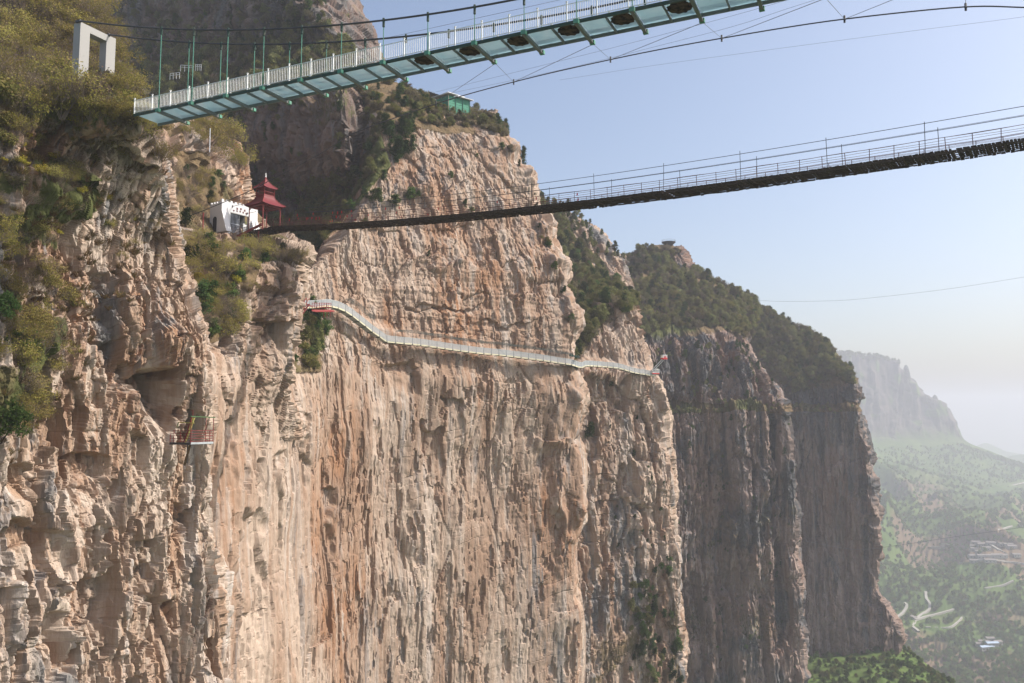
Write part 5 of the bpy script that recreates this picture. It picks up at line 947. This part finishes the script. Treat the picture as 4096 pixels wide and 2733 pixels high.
# near slope
zone('near', [(-30, -60), (90, -30), (118, 30), (122, 80), (104, 104), (60, 118), (-30, 122)], 140, dict(leafing=.46, bare=.46, yellow=.08), (2.8, 4.8), 'on the steep slope beside the concrete portal', 'on the slope by the portal')
zone('near', [(-30, -60), (90, -30), (118, 30), (122, 80), (104, 104), (60, 118), (-30, 122)], 230, dict(leafing=.4, bare=.4, olive=.1, scrub=.1), (2.0, 4.0), 'on the slope', 'undergrowth on the slope by the portal', ind=False)
zone('near', [(40, 85), (120, 78), (150, 118), (172, 150), (176, 172), (120, 165), (60, 128)], 190, dict(leafing=.36, bare=.36, yellow=.06, scrub=.14, olive=.08), (1.8, 3.4), 'below the left end of the glass bridge', 'below the glass bridge end')
zone('near', [(-30, 115), (60, 112), (115, 150), (110, 200), (60, 250), (-30, 260)], 150, dict(leafing=.3, bare=.34, yellow=.08, grass=.08, scrub=.14, olive=.06), (1.2, 2.6), 'among the broken rocks under the portal', 'among the rocks under the portal')
zone('near', [(-30, 250), (50, 245), (70, 320), (45, 400), (20, 440), (-30, 450)], 48, dict(leafing=.72, bare=.2, green=.08), (2.0, 4.2), 'at the left picture edge on the near cliff', 'at the left edge of the near cliff', lean=.6)
zone('near', [(105, 180), (180, 180), (180, 260), (100, 260)], 20, dict(leafing=.4, bare=.5, green=.1), (.8, 1.6), 'on ledges of the near cliff under the bridge', 'on ledges of the near cliff')
zone('near', [(-30, 100), (170, 110), (182, 250), (100, 330), (40, 460), (-30, 480)], 420, dict(grass=1), (1.6, 3.2), 'on near ledges', 'dry grass on the near cliff', ind=False)
for x, y, h in ((62, 112, 4.4), (72, 112, 4.6), (80, 114, 4.8), (87, 112, 4.4), (94, 113, 2.8), (100, 115, 2.0), (106, 114, 1.6), (112, 115, 1.4), (118, 117, 1.3), (90, 116, 3.0), (76, 117, 3.6)):
    sh = SHEETS['near']; k = np.argmin((sh['px'][0] - x) ** 2 + (sh['px'][1] - y) ** 2); place(random.choice(('leafing', 'leafing', 'bare')), sh['A'][k] - UP * .2, np.array([.5, -.8, 0]), h, 'at the foot of the concrete portal', 'at the portal foot')
for x, y, h in ((128, 126, 2.6), (133, 128, 2.6), (137, 127, 2.2), (124, 124, 2.2), (140, 132, 2.0), (122, 118, 1.6), (128, 121, 2.2), (134, 121, 2.4), (139, 123, 2.4), (145, 125, 2.2), (150, 127, 2.0), (118, 122, 1.5), (131, 126, 2.2), (141, 128, 2.0), (126, 112, 1.3)):
    sh = SHEETS['near']; k = np.argmin((sh['px'][0] - x) ** 2 + (sh['px'][1] - y) ** 2); place(random.choice(('leafing', 'scrub', 'bare')), sh['A'][k] - UP * .2, np.array([.6, -.8, 0]), h, 'around the left end of the glass bridge', 'around the glass bridge end')
# gate buttress
zone('buttress', [(150, 100), (215, 112), (232, 135), (200, 150), (172, 135)], 26, dict(leafing=.5, bare=.45, juniper=.05), (2.0, 4.0), 'on the layered rocks below the glass bridge', 'on the layered rocks below the bridge')
zone('buttress', [(205, 118), (232, 130), (247, 165), (248, 190), (228, 176), (206, 150)], 9, dict(leafing=1), (5.0, 7.5), 'on the shoulder above the white gate house', 'on the shoulder above the gate house', lean=.1)
zone('buttress', [(165, 160), (205, 160), (215, 200), (200, 235), (176, 225)], 34, dict(leafing=.35, bare=.55, juniper=.1), (2.0, 3.6), 'in the gully left of the white gate house', 'in the gully left of the gate house')
zone('buttress', [(178, 236), (212, 244), (240, 250), (305, 254), (302, 268), (255, 266), (240, 330), (208, 345), (188, 300)], 105, dict(leafing=.45, bare=.33, green=.12, yellow=.04, juniper=.06), (2.2, 4.4), 'on the slope under the red pavilion', 'on the slope under the pavilion')
zone('buttress', [(215, 150), (246, 168), (246, 195), (212, 190)], 6, dict(green=.6, juniper=.4), (1.4, 2.4), 'clinging to the rock above the gate house', 'on the rock above the gate house')
zone('buttress', [(150, 108), (250, 130), (300, 240), (300, 262), (240, 330), (190, 330)], 160, dict(grass=1), (1.6, 3.4), 'on the buttress', 'dry grass on the buttress', ind=False)
# back mountain
zone('back', [(236, 206), (352, 176), (358, 200), (345, 240), (318, 268), (240, 290)], 240, dict(broad=.5, olive=.3, green=.1, juniper=.1), (3.4, 6.0), 'on the wooded slope behind the red pavilion', 'on the slope behind the pavilion')
zone('back', [(115, 52), (200, 50), (290, 42), (345, 44), (362, 84), (300, 92), (240, 104), (190, 122), (115, 128)], 760, dict(broad=.38, scrub=.3, olive=.22, juniper=.10), (3.0, 5.6), 'on the shaded mountain slope behind the glass bridge', 'on the shaded slope behind the glass bridge')
zone('back', [(100, 100), (160, 110), (200, 122), (236, 160), (240, 205), (150, 200), (110, 140)], 190, dict(olive=.4, scrub=.35, broad=.25), (2.6, 4.8), 'in the dark hollow behind the glass bridge', 'in the hollow behind the glass bridge')
zone('back', [(100, -30), (320, -30), (330, 40), (100, 55)], 380, dict(broad=.4, scrub=.4, juniper=.2), (2.2, 4.2), 'on the high dark crags at the top edge', 'on the high crags')
zone('back', [(230, 110), (342, 98), (342, 195), (240, 200)], 60, dict(broad=.5, juniper=.5), (1.6, 3.2), 'on the shaded crag behind the red pavilion', 'on the shaded crag')
# brow and face of the great wall
zone('wall', [(345, 62), (400, 80), (470, 106), (508, 124), (506, 138), (470, 128), (440, 128), (405, 118), (378, 112), (355, 100)], 340, dict(olive=.26, scrub=.44, juniper=.2, broad=.1), (1.8, 3.8), 'on the brow of the great cliff near the green hut', 'on the brow of the great cliff')
zone('wall', [(360, 110), (380, 112), (400, 150), (396, 185), (372, 188), (352, 215), (340, 215)], 42, dict(broad=.35, scrub=.35, juniper=.3), (2.0, 4.0), 'on the ledges left of the great cliff top', 'on the ledges left of the great cliff top')
zone('wall', [(380, 128), (410, 132), (418, 165), (395, 170)], 12, dict(juniper=1), (3.5, 5.5), 'in the dark clump high on the great cliff', 'in the clump high on the great cliff', lean=.4)
zone('wall', [(285, 305), (322, 312), (326, 345), (316, 372), (286, 372)], 46, dict(broad=.45, green=.35, olive=.2), (2.2, 4.2), 'in the gully below the red stair', 'in the gully below the red stair')
zone('wall', [(300, 200), (346, 205), (330, 240), (300, 265)], 40, dict(broad=.6, olive=.3, juniper=.1), (2.6, 4.6), 'at the left rim of the great cliff', 'at the left rim of the great cliff')
for x, y, h in ((409, 203, 4), (366, 197, 3), (374, 204, 4), (450, 178, 2), (392, 208, 3.5), (464, 205, 2), (470, 213, 1.8), (428, 255, 1.6), (500, 150, 2.4), (524, 163, 4.5), (522, 156, 3.5), (530, 178, 2.5), (587, 438, 5.5), (351, 212, 3), (418, 196, 1.6), (476, 158, 1.5), (383, 180, 3), (362, 228, 2.5)):
    sh = SHEETS['wall' if x < 560 else 'gully']; k = np.argmin((sh['px'][0] - x) ** 2 + (sh['px'][1] - y) ** 2); nr = sh['N'][k]; nr = nr if nr @ sh['A'][k] < 0 else -nr; place(random.choice(('juniper', 'juniper', 'green')), sh['A'][k] - UP * .3, nr, h, 'rooted alone in the face of the great cliff', 'on the bare face of the great cliff', .5)
for k in range(26):
    x, y = random.uniform(432, 474), 0; y = 106 + (x - 432) * .22 + random.uniform(2, 9); sh = SHEETS['wall']; k_ = np.argmin((sh['px'][0] - x) ** 2 + (sh['px'][1] - y) ** 2); place(random.choice(('scrub', 'olive', 'broad', 'scrub')), sh['A'][k_] - UP * .1, np.array([0, -.6, .4]), random.uniform(1.4, 2.6), 'in front of the green hut', 'before the green hut')
for k in range(24):
    y = random.uniform(140, 330); x = float(np.interp(y, [140, 180, 228, 276, 322, 345], [506, 529, 541, 559, 572, 575])) - random.uniform(0, 5); sh = SHEETS['wall']; k_ = np.argmin((sh['px'][0] - x) ** 2 + (sh['px'][1] - y) ** 2); place(random.choice(('juniper', 'scrub', 'olive', 'green')), sh['A'][k_] - UP * .2, np.array([.7, -.5, .3]), random.uniform(1.0, 2.6), 'on the right shoulder of the great cliff', 'on the right shoulder of the great cliff', .6)
# gully between the walls
zone('gully', [(533, 195), (560, 212), (577, 240), (600, 268), (620, 288), (636, 300), (632, 312), (604, 322), (588, 350), (572, 366), (560, 340), (545, 250)], 330, dict(broad=.56, juniper=.22, green=.08, scrub=.14), (3.4, 6.0), 'in the steep wooded gully beyond the great cliff', 'in the gully beyond the great cliff')
zone('gully', [(545, 190), (622, 240), (630, 275), (600, 258), (560, 222)], 60, dict(juniper=.6, broad=.4), (2.4, 4.4), 'on the crag above the wooded gully', 'on the crag above the gully')
zone('gully', [(625, 590), (672, 560), (682, 683), (630, 683)], 70, dict(green=.5, juniper=.3, broad=.2), (1.8, 4.0), 'low on the buttress at the bottom edge', 'low on the second buttress', lean=.5)
zone('gully', [(600, 380), (660, 380), (675, 560), (610, 560)], 26, dict(green=.4, juniper=.6), (.9, 2.0), 'on the second buttress', 'scrub on the second buttress', ind=False, lean=.5)
# wooded ridge and headland
zone('grey', [(610, 255), (632, 256), (645, 246), (678, 248), (690, 264), (745, 296), (760, 310), (752, 340), (720, 328), (660, 330), (640, 340), (625, 310)], 1300, dict(broad=.48, juniper=.10, scrub=.26, olive=.16), (2.0, 6.8), 'on the wooded ridge above the grey cliffs', 'on the wooded ridge', ind=True)
zone('grey', [(640, 345), (780, 345), (786, 405), (660, 404)], 90, dict(broad=.5, juniper=.5), (2.0, 4.0), 'on the grey cliff', 'scrub on the grey cliff', ind=False)
zone('grey', [(660, 405), (785, 404), (785, 413), (660, 415)], 90, dict(broad=.3, grass=.7), (1.6, 3.0), 'on the ledge', 'scrub on the ledge of the grey cliff', ind=False)
zone('grey', [(668, 415), (800, 415), (803, 683), (680, 683)], 110, dict(juniper=.6, green=.4), (1.2, 3.0), 'on the grey cliff', 'scrub low on the grey cliff', ind=False, lean=.5)
zone('head', [(745, 298), (765, 312), (806, 328), (826, 341), (850, 372), (856, 388), (838, 378), (815, 388), (790, 395), (770, 372), (750, 345)], 1250, dict(broad=.50, juniper=.08, scrub=.26, olive=.16), (2.2, 7.0), 'on the wooded top of the dark headland', 'on the headland top')
zone('head', [(785, 404), (856, 404), (858, 414), (788, 414)], 70, dict(broad=.4, grass=.6), (1.6, 3.0), 'on the headland ledge', 'scrub on the headland ledge', ind=False)
zone('foot', [(800, 650), (900, 645), (960, 690), (960, 720), (800, 720)], 520, dict(green=.6, wood=.2, broad=.2), (2.0, 4.4), 'on the bright green slope under the headland', 'on the foot slope')
# valley woods
zone('valley', [(860, 520), (900, 500), (1040, 520), (1040, 700), (870, 700)], 4200, dict(wood=.8, broad=.2), (4.5, 9), 'in the valley woods', 'woods on the valley side', ind=False)
zone('valley', [(850, 450), (960, 445), (1040, 470), (1040, 530), (860, 530)], 2600, dict(wood=.85, broad=.15), (6, 12), 'far up the valley', 'woods far up the valley side', ind=False)
zone('valley', [(830, 345), (900, 355), (905, 365), (835, 358)], 160, dict(broad=1), (8, 14), 'on the far cliff top', 'woods on the far cliff top', ind=False)
# the rest of the vegetation, scattered as masses
def scatter(name, items):
    pk = sorted({i[0] for i in items}); me = bpy.data.meshes.new(name); me.vertices.add(len(items)); me.vertices.foreach_set('co', np.array([i[1] for i in items], np.float32).ravel())
    at = me.attributes.new('rot', 'FLOAT_VECTOR', 'POINT'); at.data.foreach_set('vector', np.array([i[2] for i in items], np.float32).ravel()); at = me.attributes.new('scl', 'FLOAT', 'POINT'); at.data.foreach_set('value', np.array([i[3] for i in items], np.float32)); at = me.attributes.new('idx', 'INT', 'POINT'); at.data.foreach_set('value', np.array([pk.index(i[0]) for i in items], np.int32))
    o = bpy.data.objects.new('_'.join(name.split()), me); COL.objects.link(o); tag(o, name, 'vegetation', kind='stuff')
    ng = bpy.data.node_groups.new(name, 'GeometryNodeTree'); ng.interface.new_socket('Geometry', in_out='INPUT', socket_type='NodeSocketGeometry'); ng.interface.new_socket('Geometry', in_out='OUTPUT', socket_type='NodeSocketGeometry'); N = ng.nodes.new; Lk = ng.links.new
    gi, go = N('NodeGroupInput'), N('NodeGroupOutput'); fin = N('GeometryNodeJoinGeometry'); Lk(fin.outputs[0], go.inputs[0])
    def na(t, nm): x = N('GeometryNodeInputNamedAttribute'); x.data_type = t; x.inputs[0].default_value = nm; return x.outputs[0]
    ro, sc, ix = na('FLOAT_VECTOR', 'rot'), na('FLOAT', 'scl'), na('INT', 'idx'); er = N('FunctionNodeEulerToRotation'); Lk(ro, er.inputs[0])
    for part in (0, 1):
        for q, p in enumerate(pk):     # one branch per plant kind, points picked by index
            src = FIRST[p]
            if part >= len(src): continue
            oi = N('GeometryNodeObjectInfo'); oi.transform_space = 'ORIGINAL'; oi.inputs['Object'].default_value = src[part]; oi.inputs['As Instance'].default_value = True
            eq = N('FunctionNodeCompare'); eq.data_type = 'INT'; eq.operation = 'EQUAL'; Lk(ix, eq.inputs[2]); eq.inputs[3].default_value = q
            ip = N('GeometryNodeInstanceOnPoints'); Lk(gi.outputs[0], ip.inputs['Points']); Lk(eq.outputs[0], ip.inputs['Selection']); Lk(oi.outputs['Geometry'], ip.inputs['Instance']); Lk(er.outputs[0], ip.inputs['Rotation']); Lk(sc, ip.inputs['Scale']); Lk(ip.outputs[0], fin.inputs[0])
    md = o.modifiers.new('scatter', 'NODES'); md.node_group = ng
for nm, it in STUFF.items(): scatter(nm, it)
# ------------------------------------------------------------------ haze
def haze():
    x0, x1, y0, y1, z0, z1 = -9200, 9200, -3200, 9800, -440, 200
    V = [(x, y, z) for x in (x0, x1) for y in (y0, y1) for z in (z0, z1)]; Fc = [(0, 1, 3, 2), (4, 6, 7, 5), (0, 4, 5, 1), (2, 3, 7, 6), (0, 2, 6, 4), (1, 5, 7, 3)]
    me = bpy.data.meshes.new('haze'); me.from_pydata(V, [], Fc); o = bpy.data.objects.new('haze', me); COL.objects.link(o); tag(o, 'pale spring haze filling the gorge and valley', 'haze', kind='stuff')
    m, t = newmat('haze'); v = t.nodes.new('ShaderNodeVolumePrincipled'); v.inputs['Color'].default_value = (.72, .745, .83, 1); v.inputs['Density'].default_value = HAZE; v.inputs['Anisotropy'].default_value = .1
    oo = t.nodes.new('ShaderNodeOutputMaterial'); t.links.new(v.outputs[0], oo.inputs['Volume']); me.materials.append(m)
HAZE = .00027
haze()
